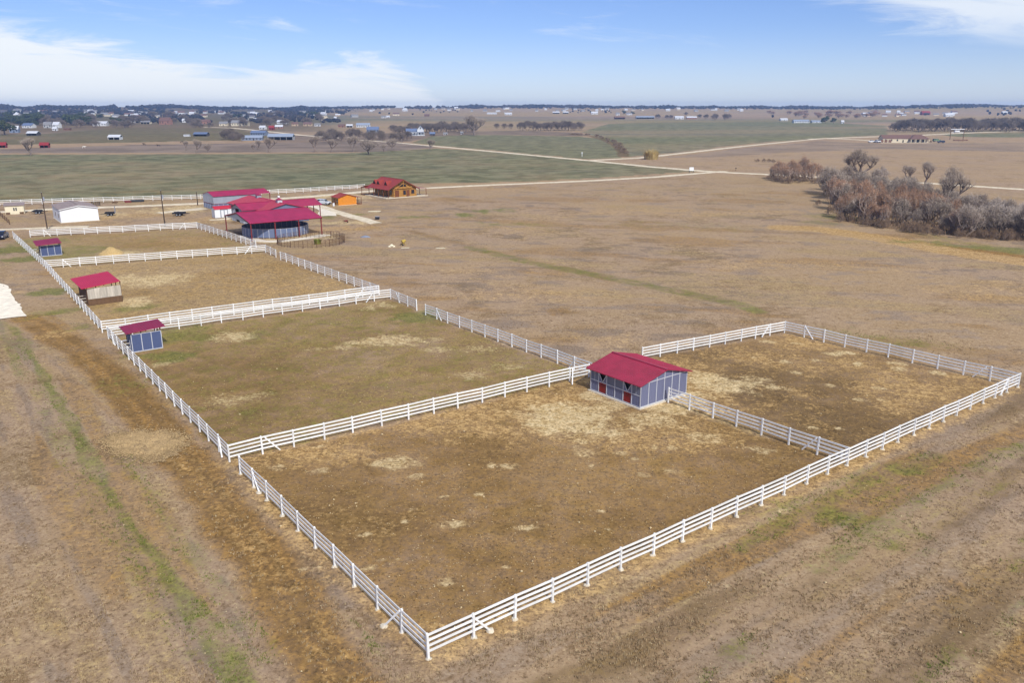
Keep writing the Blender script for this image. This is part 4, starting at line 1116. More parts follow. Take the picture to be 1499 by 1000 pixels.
# ---- log house
def log_house():
    L, W, he, hr = 13.6, 11.2, 3.13, 6.1
    t = thing('log_house', 'big golden log house with a brick-red roof, dormers and porches', 'house', (-42.55, 287.61, 0), R(127.9))
    sl = (hr - he) / (W / 2)
    gable_roof(t, L, W, he, hr, .69, .95, roof_log_m, rib=.6)
    MB().box(-L / 2 - 1.2, L / 2 + 3.4, -W / 2 - 4.2, W / 2 + 1.6, -.2, .15).build('slab', conc_m, t)
    r = .13; n = 12; xg = L / 2 - 2.6; ye = W / 2 - 2.2
    # log walls, porch recessed along the front
    for i in range(n):
        z = .15 + r + i * (he - .15) / n
        for y in (-W / 2, ye):
            MB().tube((-L / 2, y, z), (L / 2, y, z), r, n=6).build('log', log_m, t)
        for x in (-L / 2, L / 2):
            MB().tube((x, -W / 2, z), (x, ye, z), r, n=6).build('log', log_m, t)
    for sx in (-1, 1):
        x = sx * L / 2
        MB().prism([(x, -W / 2, he), (x, ye, he), (x, ye, hr - sl * ye), (x, 0, hr - .05)], (-sx * .06, 0, 0)).build('gable_wall', log_m, t)
    x = -L / 2
    for (a, b, z0, z1, nm) in ((-4.6, -3.6, 1.1, 2.3, 'window'), (-1.2, -.3, .9, 2.3, 'window'), (-2.6, -1.7, .2, 2.3, 'door'), (1.6, 2.9, .2, 2.4, 'door'), (-1.4, 1.4, 3.7, 4.5, 'window')):
        o = MB().box(x - .2, x - .14, a, b, z0, z1).build(nm, glass_m if nm == 'window' else post_m, t)
        f = MB().box(x - .24, x - .141, a - .12, a - .001, z0, z1); f.box(x - .24, x - .141, b + .001, b + .12, z0, z1); f.box(x - .24, x - .141, a - .12, b + .12, z1 + .001, z1 + .12)
        f.build('frame', post_m, o)
    # gable truss and balcony rail under the verge
    xo = -L / 2 - .85
    for s in (-1, 1):
        MB().beam((xo, s * (W / 2 + .6), he - .5), (xo, 0, hr - .15), .16, .22).build('truss_rafter', post_m, t)
        MB().beam((xo, s * 2.4, 3.6), (xo, 0, 4.9), .12, .14).build('truss_strut', log_m, t)
    MB().beam((xo, -3.4, 3.5), (xo, 3.4, 3.5), .16, .2).build('truss_tie', log_m, t)
    MB().beam((xo, 0, 3.6), (xo, 0, 5.7), .14, .14).build('truss_post', log_m, t)
    # front porch posts and dark openings under the long slope
    yo = W / 2 + .45
    for k in range(5):
        px = -L / 2 - .7 + (L + .2) * k / 4
        MB().tube((px, yo, .1), (px, yo, he - .35), .12, n=6).build('porch_post', post_m, t)
    for k, (a, b) in enumerate(((-5.6, -4.2), (-2.8, -1.8), (.2, 1.6), (3.4, 4.8))):
        o = MB().box(a, b, ye + .14, ye + .2, .9 if k != 1 else .2, 2.3).build('window' if k != 1 else 'door', glass_m if k != 1 else post_m, t)
        MB().box(a - .1, b + .1, ye + .14, ye + .23, 2.301, 2.4).build('frame', post_m, o)
    # right porch: lean-to roof on posts
    y0, y1 = -W / 2 - .5, -W / 2 - 4.0
    MB().hexa([(-L / 2 - .8, y1, 2.55), (1.5, y1, 2.55), (1.5, y0, 2.86), (-L / 2 - .8, y0, 2.86)], [(-L / 2 - .8, y1, 2.63), (1.5, y1, 2.63), (1.5, y0, 2.94), (-L / 2 - .8, y0, 2.94)]).build('porch_roof', roof_log_m, t)
    for px in (-L / 2 - .6, -3.0, 1.2):
        MB().tube((px, y1 + .25, .1), (px, y1 + .25, 2.55), .1, n=6).build('porch_post', post_m, t)
    # left porch at the back end
    x0_, x1_ = L / 2 + .5, L / 2 + 3.3
    MB().hexa([(x0_, -2, 3.35), (x1_, -2, 2.5), (x1_, W / 2 + 1.9, 2.5), (x0_, W / 2 + 1.9, 3.35)], [(x0_, -2, 3.43), (x1_, -2, 2.58), (x1_, W / 2 + 1.9, 2.58), (x0_, W / 2 + 1.9, 3.43)]).build('porch_roof', roof_log_m, t)
    MB().hexa([(x0_ - 3.4, W / 2 - .6, 3.36), (x0_ - .01, W / 2 - .6, 3.36), (x0_ - .01, W / 2 + 1.9, 2.6), (x0_ - 3.4, W / 2 + 1.9, 2.6)], [(x0_ - 3.4, W / 2 - .6, 3.44), (x0_ - .01, W / 2 - .6, 3.44), (x0_ - .01, W / 2 + 1.9, 2.68), (x0_ - 3.4, W / 2 + 1.9, 2.68)]).build('porch_roof', roof_log_m, t)
    for py in (-1.7, 2.2, W / 2 + 1.5):
        MB().tube((x1_ - .25, py, .1), (x1_ - .25, py, 2.5), .1, n=6).build('porch_post', post_m, t)
    MB().box(x0_, x1_, -2, W / 2 + 1.9, -.1, .16).build('porch_deck', post_m, t)
    # dormers on the long slope
    for dx in (-2.4, 3.0, 5.8):
        yb = 3.9; zb = hr - sl * yb
        m = MB()
        w2, h2, dep_ = 1.05, 1.35, 2.4
        pts_ = [(dx - w2 - .15, yb + .2, zb - .0), (dx + w2 + .15, yb + .2, zb - .0), (dx, yb + .2, zb + h2 + .1)]
        m.prism(pts_, (0, -dep_, .0)); o = m.build('dormer', roof_log_m, t)
        MB().prism([(dx - w2, yb + .21, zb + .06), (dx + w2, yb + .21, zb + .06), (dx, yb + .21, zb + h2 - .04)], (0, .03, 0)).build('dormer_face', dark_m, o)
log_house()

# ---- utility poles
def pole(px, py, h, label, arm=True):
    p = spot(px, py)
    t = thing('utility_pole', label, 'pole', p, R(15), 'utility poles')
    MB().tube((0, 0, -.5), (0, 0, h), .17, .11, 8).build('shaft', pole_m, t)
    MB().tube((0, 0, h), (0, 0, h + .08), .12, .06, 8).build('cap', grey_m, t)
    if arm:
        MB().tube((.28, 0, h - 2.2), (.28, 0, h - 1.2), .2, .2, 8).build('transformer', grey_m, t)
        MB().beam((-.02, 0, h - 1.7), (.28, 0, h - 1.7), .06).build('bracket', grey_m, t)
pole(69.5, 337, 9.6, 'dark utility pole standing left of the white metal building')
pole(241.5, 331, 9.4, 'dark utility pole beside the farthest paddock, between workshop and stable')
pole(289.5, 300, 4.2, 'short thin dark pole left of the grey hay barn', arm=False)
# ------------------------------------------------------------------ vehicles and yard things
tyre_m = paint('black_rubber', srgb(30, 30, 32), .85, .1, 2)
carnavy_m = paint('navy_car_paint', srgb(36, 42, 66), .22, .04, 1, spec=.6)
carsilver_m = paint('silver_car_paint', srgb(190, 196, 204), .25, .04, 1, spec=.6)
carwhite_m = paint('white_car_paint', srgb(228, 230, 232), .28, .04, 1, spec=.5)
cargreen_m = paint('dull_green_paint', srgb(104, 124, 96), .4, .1, 1)
lamp_m = paint('headlight_glass', srgb(214, 216, 220), .15, .03, 1, spec=.7)
black_m = paint('black_painted_steel', srgb(38, 38, 44), .5, .2, 2)

def car(label, cat, px, py, rz, paint_m, kind='suv', s=1.0, group=None, name='parked_car'):
    p = spot(px, py)
    t = thing(name, label, cat, p, rz, group)
    W = .92
    if kind == 'suv':
        prof = [(-2.3, .45), (2.3, .45), (2.35, .8), (2.2, 1.02), (1.2, 1.1), (.55, 1.72), (-1.9, 1.76), (-2.28, 1.1), (-2.33, .8)]
        glass = [((.62, 1.66), (1.15, 1.14)), ]
    else:
        prof = [(-2.75, .5), (2.6, .5), (2.65, .9), (2.5, 1.12), (1.3, 1.2), (.75, 1.86), (-.75, 1.86), (-.95, 1.22), (-2.75, 1.2)]
    m = MB()
    n = len(prof)
    rows = []
    for y, sh in ((-W, .94), (-W * .96, 1.0), (W * .96, 1.0), (W, .94)):
        rows.append([(x * (1 if sh == 1 else .985), y * (1.0 if z < 1.15 else .86), .45 + (z - .45) * (1 if sh == 1 else .97)) for x, z in prof])
    V = sum(rows, [])
    F = []
    for k in range(3):
        F += [(k * n + i, k * n + (i + 1) % n, (k + 1) * n + (i + 1) % n, (k + 1) * n + i) for i in range(n)]
    F += [tuple(reversed(range(n))), tuple(range(3 * n, 4 * n))]
    m.add(V, F)
    body = m.build('body', paint_m, t)
    if kind == 'suv':
        quads_ = [('windscreen', [(1.14, -.74, 1.13), (1.14, .74, 1.13), (.60, .70, 1.69), (.60, -.70, 1.69)], (.03, 0, .03)), ('rear_window', [(-2.235, -.7, 1.2), (-2.235, .7, 1.2), (-1.98, .66, 1.66), (-1.98, -.66, 1.66)], (-.03, 0, .015))]
        sidew = [[(1.0, 1.16), (.55, 1.64), (-.5, 1.66), (-.5, 1.16)], [(-.6, 1.16), (-.6, 1.66), (-1.75, 1.66), (-2.0, 1.16)]]
    else:
        quads_ = [('windscreen', [(1.26, -.74, 1.23), (1.26, .74, 1.23), (.80, .70, 1.83), (.80, -.70, 1.83)], (.03, 0, .03)), ('rear_window', [(-.93, -.68, 1.3), (-.93, .68, 1.3), (-.80, .66, 1.78), (-.80, -.66, 1.78)], (-.03, 0, .01))]
        sidew = [[(1.1, 1.26), (.72, 1.78), (.05, 1.78), (.05, 1.26)], [(-.05, 1.26), (-.05, 1.78), (-.68, 1.78), (-.84, 1.26)]]
    for nm, q, off in quads_:
        MB().prism([Vector(v) + Vector(off) * .35 for v in q], off).build(nm, glass_m, t)
    for sd in (-1, 1):
        for q in sidew:
            MB().prism([(x, sd * (.806 if z > 1.2 else .83), z) for x, z in q], (0, sd * .03, 0)).build('side_window', glass_m, t)
    ax = 1.4 if kind == 'suv' else 1.65
    for x in (-ax, ax):
        for sd in (-1, 1):
            w = MB().tube((x, sd * .70, .36), (x, sd * .95, .36), .36, n=14).build('wheel', tyre_m, t)
            MB().tube((x, sd * .951, .36), (x, sd * .97, .36), .2, n=10).build('rim', grey_m, w)
    fx = prof[2][0]
    for sd in (-1, 1):
        MB().box(fx - .06, fx + .02, sd * .72 - .17, sd * .72 + .17, .72, .88).build('headlight', lamp_m, t)
    MB().box(fx - .03, fx + .04, -.45, .45, .56, .8).build('grille', black_m, t)
    MB().box(fx - .05, fx + .07, -.85, .85, .42, .54).build('bumper', black_m, t)
    if kind == 'pickup':
        MB().box(-2.6, -1.1, -.72, .72, 1.195, 1.21).build('bed_floor', black_m, t)
    t.scale = (s, s, s)
    return t
car('navy blue pickup truck parked nose-first at the far left edge', 'truck', 3.5, 349, R(-72), carnavy_m, 'pickup', .98)
car('silver car parked between the stable roof and the orange cabin', 'car', 474, 299.5, R(-20), carsilver_m, 'suv', 1.0)

def lump(m, cx, cy, rx, ry, h, n=18, rings=5, seed=0, p=1.4):
    rr = random.Random(seed)
    V = []; F = []
    for k in range(rings):
        f = 1 - k / rings
        for i in range(n):
            a = 2 * math.pi * i / n
            q = f * (1 + rr.uniform(-.12, .12))
            V.append((cx + rx * q * math.cos(a), cy + ry * q * math.sin(a), h * (1 - f ** p) * rr.uniform(.9, 1.1) - (.1 if k == 0 else 0)))
    V.append((cx, cy, h))
    for k in range(rings - 1):
        F += [(k * n + i, k * n + (i + 1) % n, (k + 1) * n + (i + 1) % n, (k + 1) * n + i) for i in range(n)]
    F += [((rings - 1) * n + i, (rings - 1) * n + (i + 1) % n, rings * n) for i in range(n)]
    return m.add(V, F)
straw_m = paint('old_straw', srgb(186, 158, 108), .95, .25, 3, .8, 9)
o = lump(MB(), 0, 0, 2.7, 2.2, 1.5, 24, 8, 4, 1.2).build('straw_heap', straw_m, None, spot(163, 371.5), smooth=True)
tag(o, 'conical heap of pale straw in the farthest paddock right of the blue shed', 'straw heap')

# small trailers by the white building
def flat_trailer(label, px, py, rz, L, ramp):
    t = thing('utility_trailer', label, 'trailer', spot(px, py), rz)
    MB().box(-L / 2, L / 2, -.95, .95, .55, .68).build('deck', black_m, t)
    for sd in (-1, 1):
        MB().box(-L / 2, L / 2, sd * .95 - .04, sd * .95 + .04, .69, 1.05).build('side_rail', black_m, t)
        for x in (-.4, .45):
            w = MB().tube((x, sd * .98, .36), (x, sd * 1.2, .36), .36, n=12).build('wheel', tyre_m, t)
            MB().tube((x, sd * 1.201, .36), (x, sd * 1.22, .36), .18, n=8).build('rim', grey_m, w)
        MB().box(-.9, .95, sd * 1.09 - .14, sd * 1.09 + .14, .76, .82).build('mudguard', black_m, t)
    MB().beam((L / 2, -.8, .6), (L / 2 + 1.4, 0, .55), .08).build('drawbar', black_m, t)
    MB().beam((L / 2, .8, .6), (L / 2 + 1.4, 0, .55), .08).build('drawbar', black_m, t)
    if ramp:
        g = MB()
        for k in range(7): g.box(-L / 2 - .05, -L / 2, -.9 + k * .3 - .03, -.9 + k * .3 + .03, .7, 2.6)
        for z in (.75, 1.35, 1.95, 2.55): g.box(-L / 2 - .055, -L / 2 + .005, -.95, .95, z, z + .06)
        g.build('ramp_gate', grey_m, t)
    else:
        lump(MB(), -.2, 0, 1.7, .8, .55, 14, 4, 3).build('tarp_load', black_m, t, (0, 0, .70))
    return t
flat_trailer('small black trailer with its ramp gate raised, right of the white building', 161.5, 315.5, R(200), 2.7, True)
flat_trailer('low black trailer under a dark cover, between the utility pole and white shed', 262.5, 315.5, R(8), 3.4, False)
flat_trailer('dark small trailer parked beside the cream hut', 56, 312.5, R(24), 2.4, False)
t = thing('hay_feeder', 'dark ring-shaped hay feeder by the back fence behind the white building', 'hay feeder', spot(140.5, 300.5))
for z in (.1, .6, 1.1):
    m = MB()
    for i in range(16):
        a, b = 2 * math.pi * i / 16, 2 * math.pi * (i + 1) / 16
        m.beam((1.25 * math.cos(a), 1.25 * math.sin(a), z), (1.25 * math.cos(b), 1.25 * math.sin(b), z), .07)
    m.build('ring', black_m, t)
for i in range(12):
    a = 2 * math.pi * i / 12
    MB().beam((1.25 * math.cos(a), 1.25 * math.sin(a), .05), (1.25 * math.cos(a), 1.25 * math.sin(a), 1.12), .05).build('bar', black_m, t)
def stack(name, label, cat, px, py, rz, L, n, mat, r=.12):
    t = thing(name, label, cat, spot(px, py), rz)
    rr = random.Random(px)
    k = 0
    for lay in range(3):
        for i in range(n - lay):
            y = (i - (n - lay) / 2) * r * 2.1
            MB().tube((-L / 2 + rr.uniform(-.4, .4), y, r + lay * r * 1.8), (L / 2 + rr.uniform(-.4, .4), y + rr.uniform(-.1, .1), r + lay * r * 1.8), r, n=6).build('pipe', mat, t)
    return t
stack('pipe_stack', 'stack of black pipes lying along the back fence, left of the utility pole', 'pipe stack', 201, 295.2, R(20), 3.8, 5, black_m, .13)
stack('pipe_stack', 'stack of rusty red pipes lying along the back fence', 'pipe stack', 187.5, 296.3, R(20), 1.8, 4, steel_m, .12)
stack('timber_stack', 'small stack of dark timber by the back fence, nearest the white building', 'timber stack', 168, 297, R(20), 1.2, 4, brown_m, .1)
# dark rail fence beside the cream hut
fa, fb = spot(-8, 308), spot(14, 328.5)
t = thing('rail_fence', 'short dark timber fence running to the cream hut at the left edge', 'fence', fa)
dv = fb - fa
for i in range(8):
    q = dv * i / 7
    MB().box(q.x - .08, q.x + .08, q.y - .08, q.y + .08, -.2, 1.35).build('post', brown_m, t)
for i in range(7):
    for z in (.4, .8, 1.2):
        MB().beam(dv * i / 7 + Vector((0, 0, z)), dv * (i + 1) / 7 + Vector((0, 0, z)), .04, .13).build('rail', brown_m, t)
# junk in the yard
tarp_m = paint('grey_blue_tarp', srgb(126, 132, 148), .6, .15, 2)
yel_m = paint('yellow_paint', srgb(178, 152, 66), .6, .15, 2)
t = thing('tarp', 'crumpled grey tarp lying on the dirt right of the round corral', 'tarp', spot(535, 347))
lump(MB(), 0, 0, 1.4, .7, .42, 14, 5, 8).build('sheet', tarp_m, t)
t = thing('cement_mixer', 'small yellow mixer standing on the dry grass right of the corral', 'mixer', spot(591, 359), R(30))
MB().tube((-.35, 0, .75), (.45, 0, 1.15), .48, .26, 10).build('drum', yel_m, t)
for y in (-.4, .4): MB().beam((-.4, y, 0), (0, y * .6, .8), .07).build('leg', yel_m, t); MB().beam((.5, y, 0), (0, y * .6, .8), .07).build('leg', yel_m, t)
for y in (-.45, .45): MB().tube((-.4, y - .04, .2), (-.4, y + .04, .2), .2, n=10).build('wheel', tyre_m, t)
t = thing('feed_sacks', 'tan sacks piled on the ground left of the yellow mixer', 'sacks', spot(574, 361))
for i, (x, y, z) in enumerate(((-.5, 0, 0), (.3, .1, 0), (-.1, 0, .28))):
    lump(MB(), 0, 0, .5, .32, .3, 10, 4, i).build('sack', cream_m, t, (x, y, z))
def boards(label, px, py, rz, n, L, mat):
    t = thing('board_pile', label, 'boards', spot(px, py), rz)
    rr = random.Random(n * 7 + int(px))
    for i in range(n):
        y = (i - n / 2) * .24
        MB().box(-L / 2 + rr.uniform(-.2, .2), L / 2 + rr.uniform(-.2, .2), y, y + .2, .02 + .05 * (i % 2), .06 + .05 * (i % 2)).build('board', mat, t)
boards('pale boards laid on the grass just below the yellow mixer', 594, 363, R(10), 3, 1.8, cream_m)
boards('pale boards lying alone in the dry field right of the mixer', 645, 363.5, R(-5), 3, 1.8, cream_m)
boards('pale sheets lying beside the drive below the orange cabin', 548, 309.5, R(4), 7, 3.6, cream_m)
t = thing('water_trough', 'dark tub standing on the grass right of the pale drive', 'trough', spot(552.5, 321))
m = MB()
m.hexa([(-.5, -.35, 0), (.5, -.35, 0), (.5, .35, 0), (-.5, .35, 0)], [(-.62, -.42, .75), (.62, -.42, .75), (.62, .42, .75), (-.62, .42, .75)]); m.build('tub', black_m, t)
MB().box(-.66, .66, -.46, .46, .751, .81).build('rim', grey_m, t)
t = thing('wheelbarrow', 'small dark red wheelbarrow near the pale drive', 'wheelbarrow', spot(506, 326), R(40))
MB().hexa([(-.3, -.22, .35), (.4, -.22, .35), (.4, .22, .35), (-.3, .22, .35)], [(-.5, -.36, .68), (.6, -.36, .68), (.6, .36, .68), (-.5, .36, .68)]).build('tray', steel_m, t)
MB().tube((.62, -.04, .2), (.62, .04, .2), .2, n=10).build('wheel', tyre_m, t)
for y in (-.26, .26): MB().beam((.6, y * .3, .22), (-1.0, y, .55), .05).build('handle', brown_m, t)
t = thing('white_barrel', 'white barrel standing by the left corner of the orange cabin', 'barrel', spot(488.5, 301.5))
MB().tube((0, 0, 0), (0, 0, .95), .32, n=12).build('body', wht_m, t); MB().tube((0, 0, .951), (0, 0, 1.0), .34, n=12).build('lid', trim_m, t)
# sign and mailbox at the lane junction
t = thing('lane_sign', 'blank white board sign on two dark posts at the lane junction', 'sign', spot(1012, 253), R(10))
MB().box(-1.1, 1.1, -.04, .04, 1.1, 2.7).build('panel', wht_m, t)
for x in (-1.0, 1.0): MB().box(x - .09, x + .09, .041, .19, -.2, 2.8).build('post', black_m, t)
t = thing('mailbox', 'dark mailbox on a post beside the lane right of the junction', 'mailbox', spot(1077, 250.5))
MB().box(-.07, .07, -.07, .07, -.2, 1.3).build('post', brown_m, t)
MB().box(-.2, .2, -.35, .35, 1.301, 1.7).build('box', black_m, t)
t = thing('road_marker', 'thin white marker post by the lane below the green field', 'post', spot(852, 229))
MB().box(-.12, .12, -.12, .12, -.2, 2.2).build('shaft', wht_m, t); MB().box(-.4, .4, -.05, .05, 2.201, 2.7).build('plate', wht_m, t)

# horses far out in the pastures: one skinned body, copied
def horse_mesh(name, mat):
    J = dict(rump=(-.75, 0, 1.28), back=(-.1, 0, 1.26), chest=(.62, 0, 1.22), neck=(1.0, 0, 1.42), poll=(1.3, 0, 1.5), muz=(1.62, 0, 1.2), tail=(-1.02, 0, 1.05), tail2=(-1.12, 0, .55))
    E_ = [('rump', 'back'), ('back', 'chest'), ('chest', 'neck'), ('neck', 'poll'), ('poll', 'muz'), ('rump', 'tail'), ('tail', 'tail2')]
    Rr = dict(rump=.3, back=.31, chest=.29, neck=.17, poll=.14, muz=.085, tail=.06, tail2=.05)
    for s, y in (('l', .19), ('r', -.19)):
        J['el' + s] = (.62, y, .82); J['kn' + s] = (.66, y, .45); J['fo' + s] = (.64, y, .04)
        J['st' + s] = (-.68, y, .85); J['ho' + s] = (-.92, y, .5); J['hf' + s] = (-.84, y, .04)
        E_ += [('chest', 'el' + s), ('el' + s, 'kn' + s), ('kn' + s, 'fo' + s), ('rump', 'st' + s), ('st' + s, 'ho' + s), ('ho' + s, 'hf' + s)]
        Rr.update({'el' + s: .12, 'kn' + s: .07, 'fo' + s: .065, 'st' + s: .15, 'ho' + s: .075, 'hf' + s: .065})
    ks = list(J)
    me = bpy.data.meshes.new(name)
    me.from_pydata([J[k] for k in ks], [(ks.index(a), ks.index(b)) for a, b in E_], [])
    ob = bpy.data.objects.new('tmp', me); COL.objects.link(ob)
    sk = ob.modifiers.new('s', 'SKIN'); ob.modifiers.new('d', 'SUBSURF').levels = 1
    for i, k in enumerate(ks):
        me.skin_vertices[0].data[i].radius = (Rr[k], Rr[k])
    me.skin_vertices[0].data[0].use_root = True
    dg = bpy.context.evaluated_depsgraph_get()
    out = bpy.data.meshes.new_from_object(ob.evaluated_get(dg))
    bpy.data.objects.remove(ob)
    out.materials.clear(); out.materials.append(mat); out.name = name
    return out
hb = horse_mesh('horse_body', paint('dark_bay_coat', srgb(48, 34, 28), .6, .15, 3))
hw = horse_mesh('horse_body', paint('pale_grey_coat', srgb(220, 214, 204), .6, .1, 3))
for px, py, me, rz, lb in ((123, 217, hw, 10, 'white horse standing alone in the pasture beyond the green field'), (211, 212.5, hb, 170, 'dark horse grazing, leftmost of the dark horses beyond the green field'),
                           (232, 214.5, hb, 185, 'dark horse standing nearest, second of the dark horses from the left'), (266, 209.5, hb, 20, 'dark horse standing by the small bare trees, rightmost of the horses')):
    h_ = inst('horse', me, None, spot(px, py), (0, 0, R(rz)), (1.15,) * 3)
    tag(h_, lb, 'horse', 'horses in the far pasture')
# ------------------------------------------------------------------ bare winter trees
def bark(name, col, v=.25):
    return paint(name, col, .9, v, 2.0, .3, 9)
twig_grey = bark('grey_purple_twigs', srgb(170, 155, 140), .3)
twig_red = bark('red_brown_twigs', srgb(176, 138, 110), .3)
twig_pale = bark('pale_lilac_twigs', srgb(186, 172, 160), .25)
twig_tan = bark('tan_twigs', srgb(140, 116, 92), .25)
bark_m = bark('grey_bark', srgb(128, 114, 106))
bark_pale = bark('pale_bark', srgb(168, 152, 140))

twig_dull = bark('dull_grey_twigs', srgb(124, 112, 102), .3)
class Tree:
    def __init__(self, seed, H, spread, stems=1, twigs=2200, tw=.05, r0=None, lean=.25, up=.5):
        rr = random.Random(seed)
        self.tr = MB(); self.tips = []
        def grow(p, d, L, r, lv):
            n = 2 if lv < 2 else 1
            q = p
            for k in range(n):
                d = (d + Vector((rr.uniform(-.18, .18), rr.uniform(-.18, .18), rr.uniform(-.05, .12)))).normalized()
                e = q + d * L / n; q0 = Vector(q)
                ra, rb = r * (1 - .35 * k / n), r * (1 - .35 * (k + 1) / n)
                self.tr.tube(q, e, ra, rb, 6 if lv == 0 else (4 if lv < 3 else 3), cap=False)
                q = e
                if lv >= 1:
                    for u_ in ((.35, .7, 1.0) if lv < 3 else (.6, 1.0)): self.tips.append((q0.lerp(e, u_), Vector(d), L))
            if lv >= 4 or L < .35: return
            m = rr.choice((3, 3, 4)) if lv < 3 else rr.choice((2, 3))
            a0 = rr.uniform(0, 6.28)
            for i in range(m):
                a = a0 + i * 6.28 / m + rr.uniform(-.5, .5)
                side_ = Vector((math.cos(a), math.sin(a), 0)) * spread * rr.uniform(.6, 1.2)
                nd = (d * .75 + side_ + Vector((0, 0, up * rr.uniform(.3, 1)))).normalized()
                grow(q, nd, L * (rr.uniform(.85, 1.15) if lv == 0 else rr.uniform(.6, .85)), r * .6, lv + 1)
            if lv < 3: grow(q, (d + Vector((rr.uniform(-.2, .2), rr.uniform(-.2, .2), .25))).normalized(), L * .7, r * .65, lv + 1)
        base = H * (.20 if stems == 1 else .18)
        for s in range(stems):
            a = 6.28 * s / stems + rr.uniform(-.5, .5)
            off = Vector((math.cos(a), math.sin(a), 0)) * (0 if stems == 1 else .05 * H * rr.uniform(.5, 1.6))
            d = (Vector((0, 0, 1)) + Vector((math.cos(a), math.sin(a), 0)) * lean * rr.uniform(.3, 1.2) * (1 if stems > 1 else .3)).normalized()
            f = rr.uniform(.75, 1.1) if stems > 1 else 1
            grow(off + Vector((0, 0, -.15)), d, base * f, (r0 or H * .022) / math.sqrt(stems) * f, 0)
        # scale so the tips reach H
        zmax = max(t[0].z for t in self.tips)
        k = H * .95 / zmax
        self.tr.v = [(x * k, y * k, z * k) for x, y, z in self.tr.v]
        T = np.array([tuple(t[0] * k) for t in self.tips]); D = np.array([tuple(t[1]) for t in self.tips])
        # round the crown: push low limbs out and draw the top in
        rho = np.hypot(T[:, 0], T[:, 1]); c_ = np.percentile(rho / np.maximum(T[:, 2], .1 * H), 90); Rm = np.percentile(rho, 92) * .95
        def warp(X):
            z = X[:, 2] / H
            want = Rm * np.sqrt(np.clip(1 - ((z - .56) / .50) ** 2, .02, 1)); have = np.maximum(c_ * X[:, 2], .05 * H)
            f = np.clip(want / have, .4, 2.0); f = np.where(z < .18, 1 + (f - 1) * np.clip(z / .18, 0, 1) ** 2, f)
            return X * np.stack([f, f, np.ones(len(X))], 1)
        T = warp(T); self.tr.v = [tuple(p) for p in warp(np.array(self.tr.v))]
        g = np.random.default_rng(seed)
        idx = g.integers(0, len(T), twigs)
        P = T[idx] + g.normal(0, H * .03, (twigs, 3))
        dv = D[idx] * .7 + g.normal(0, .55, (twigs, 3)) + [0, 0, .25]
        dv /= np.linalg.norm(dv, axis=1)[:, None]
        ln = g.uniform(.05, .13, twigs)[:, None] * H
        sd = np.cross(dv, g.normal(0, 1, (twigs, 3))); sd /= np.linalg.norm(sd, axis=1)[:, None]
        P[:, 2] = np.maximum(P[:, 2], .1)
        w = tw * g.uniform(.6, 1.4, twigs)[:, None]
        self.V = np.stack([P - sd * w, P + sd * w, P + dv * ln], 1).reshape(-1, 3)
        self.F = np.arange(twigs * 3).reshape(-1, 3)
    def meshes(self, bm_, tm):
        return self.tr.mesh('trunk', bm_), np_mesh('crown', self.V, self.F, tm)

def proto(seed, H, spread, bm_, tm, **k):
    return Tree(seed, H, spread, **k).meshes(bm_, tm)
PROTO = {
    'tree_grey': [proto(s, 10, .75, bark_m, twig_grey, twigs=1900, tw=.03) for s in (1, 2, 3)],
    'big_grey': [proto(s, 14, .95, bark_m, twig_grey, twigs=3600, tw=.035, r0=.4) for s in (4,)],
    'multi_grey': [proto(s, 9, .6, bark_m, twig_grey, twigs=2300, tw=.04, stems=5) for s in (5, 6, 7)],
    'multi_red': [proto(s, 9, .42, bark_pale, twig_red, twigs=1700, tw=.035, stems=6, lean=.18, up=.8) for s in (8, 9, 10)],
    'multi_pale': [proto(s, 8, .6, bark_pale, twig_pale, twigs=1900, tw=.04, stems=5) for s in (11, 12)],
    'shrub': [proto(s, 3, .7, bark_m, twig_tan, twigs=900, tw=.03, stems=6, lean=.6) for s in (13, 14)],
    'far_grey': [proto(s, 10, .7, bark_m, twig_dull, twigs=2600, tw=.08, stems=4, lean=.3) for s in (15, 16, 17)],
    'far_red': [proto(s, 10, .7, bark_m, twig_red, twigs=1400, tw=.07, stems=3) for s in (18,)],
}
PH = dict(tree_grey=10, big_grey=14, multi_grey=9, multi_red=9, multi_pale=8, shrub=3, far_grey=10, far_red=10)
trr = random.Random(99)
def tree(kind, px, py, h_px, label, group=None, wide=1.0, cat='tree', name='bare_tree', height=None, at=None):
    p = at or spot(px, py)
    s = (height or h_px * mpp(p)) / PH[kind]
    a, b = trr.choice(PROTO[kind])
    t = thing(name, label, cat, p, trr.uniform(0, 6.28), group)
    t.scale = (s * wide, s * wide, s)
    inst('trunk', a, t); inst('crown', b, t)
    return t

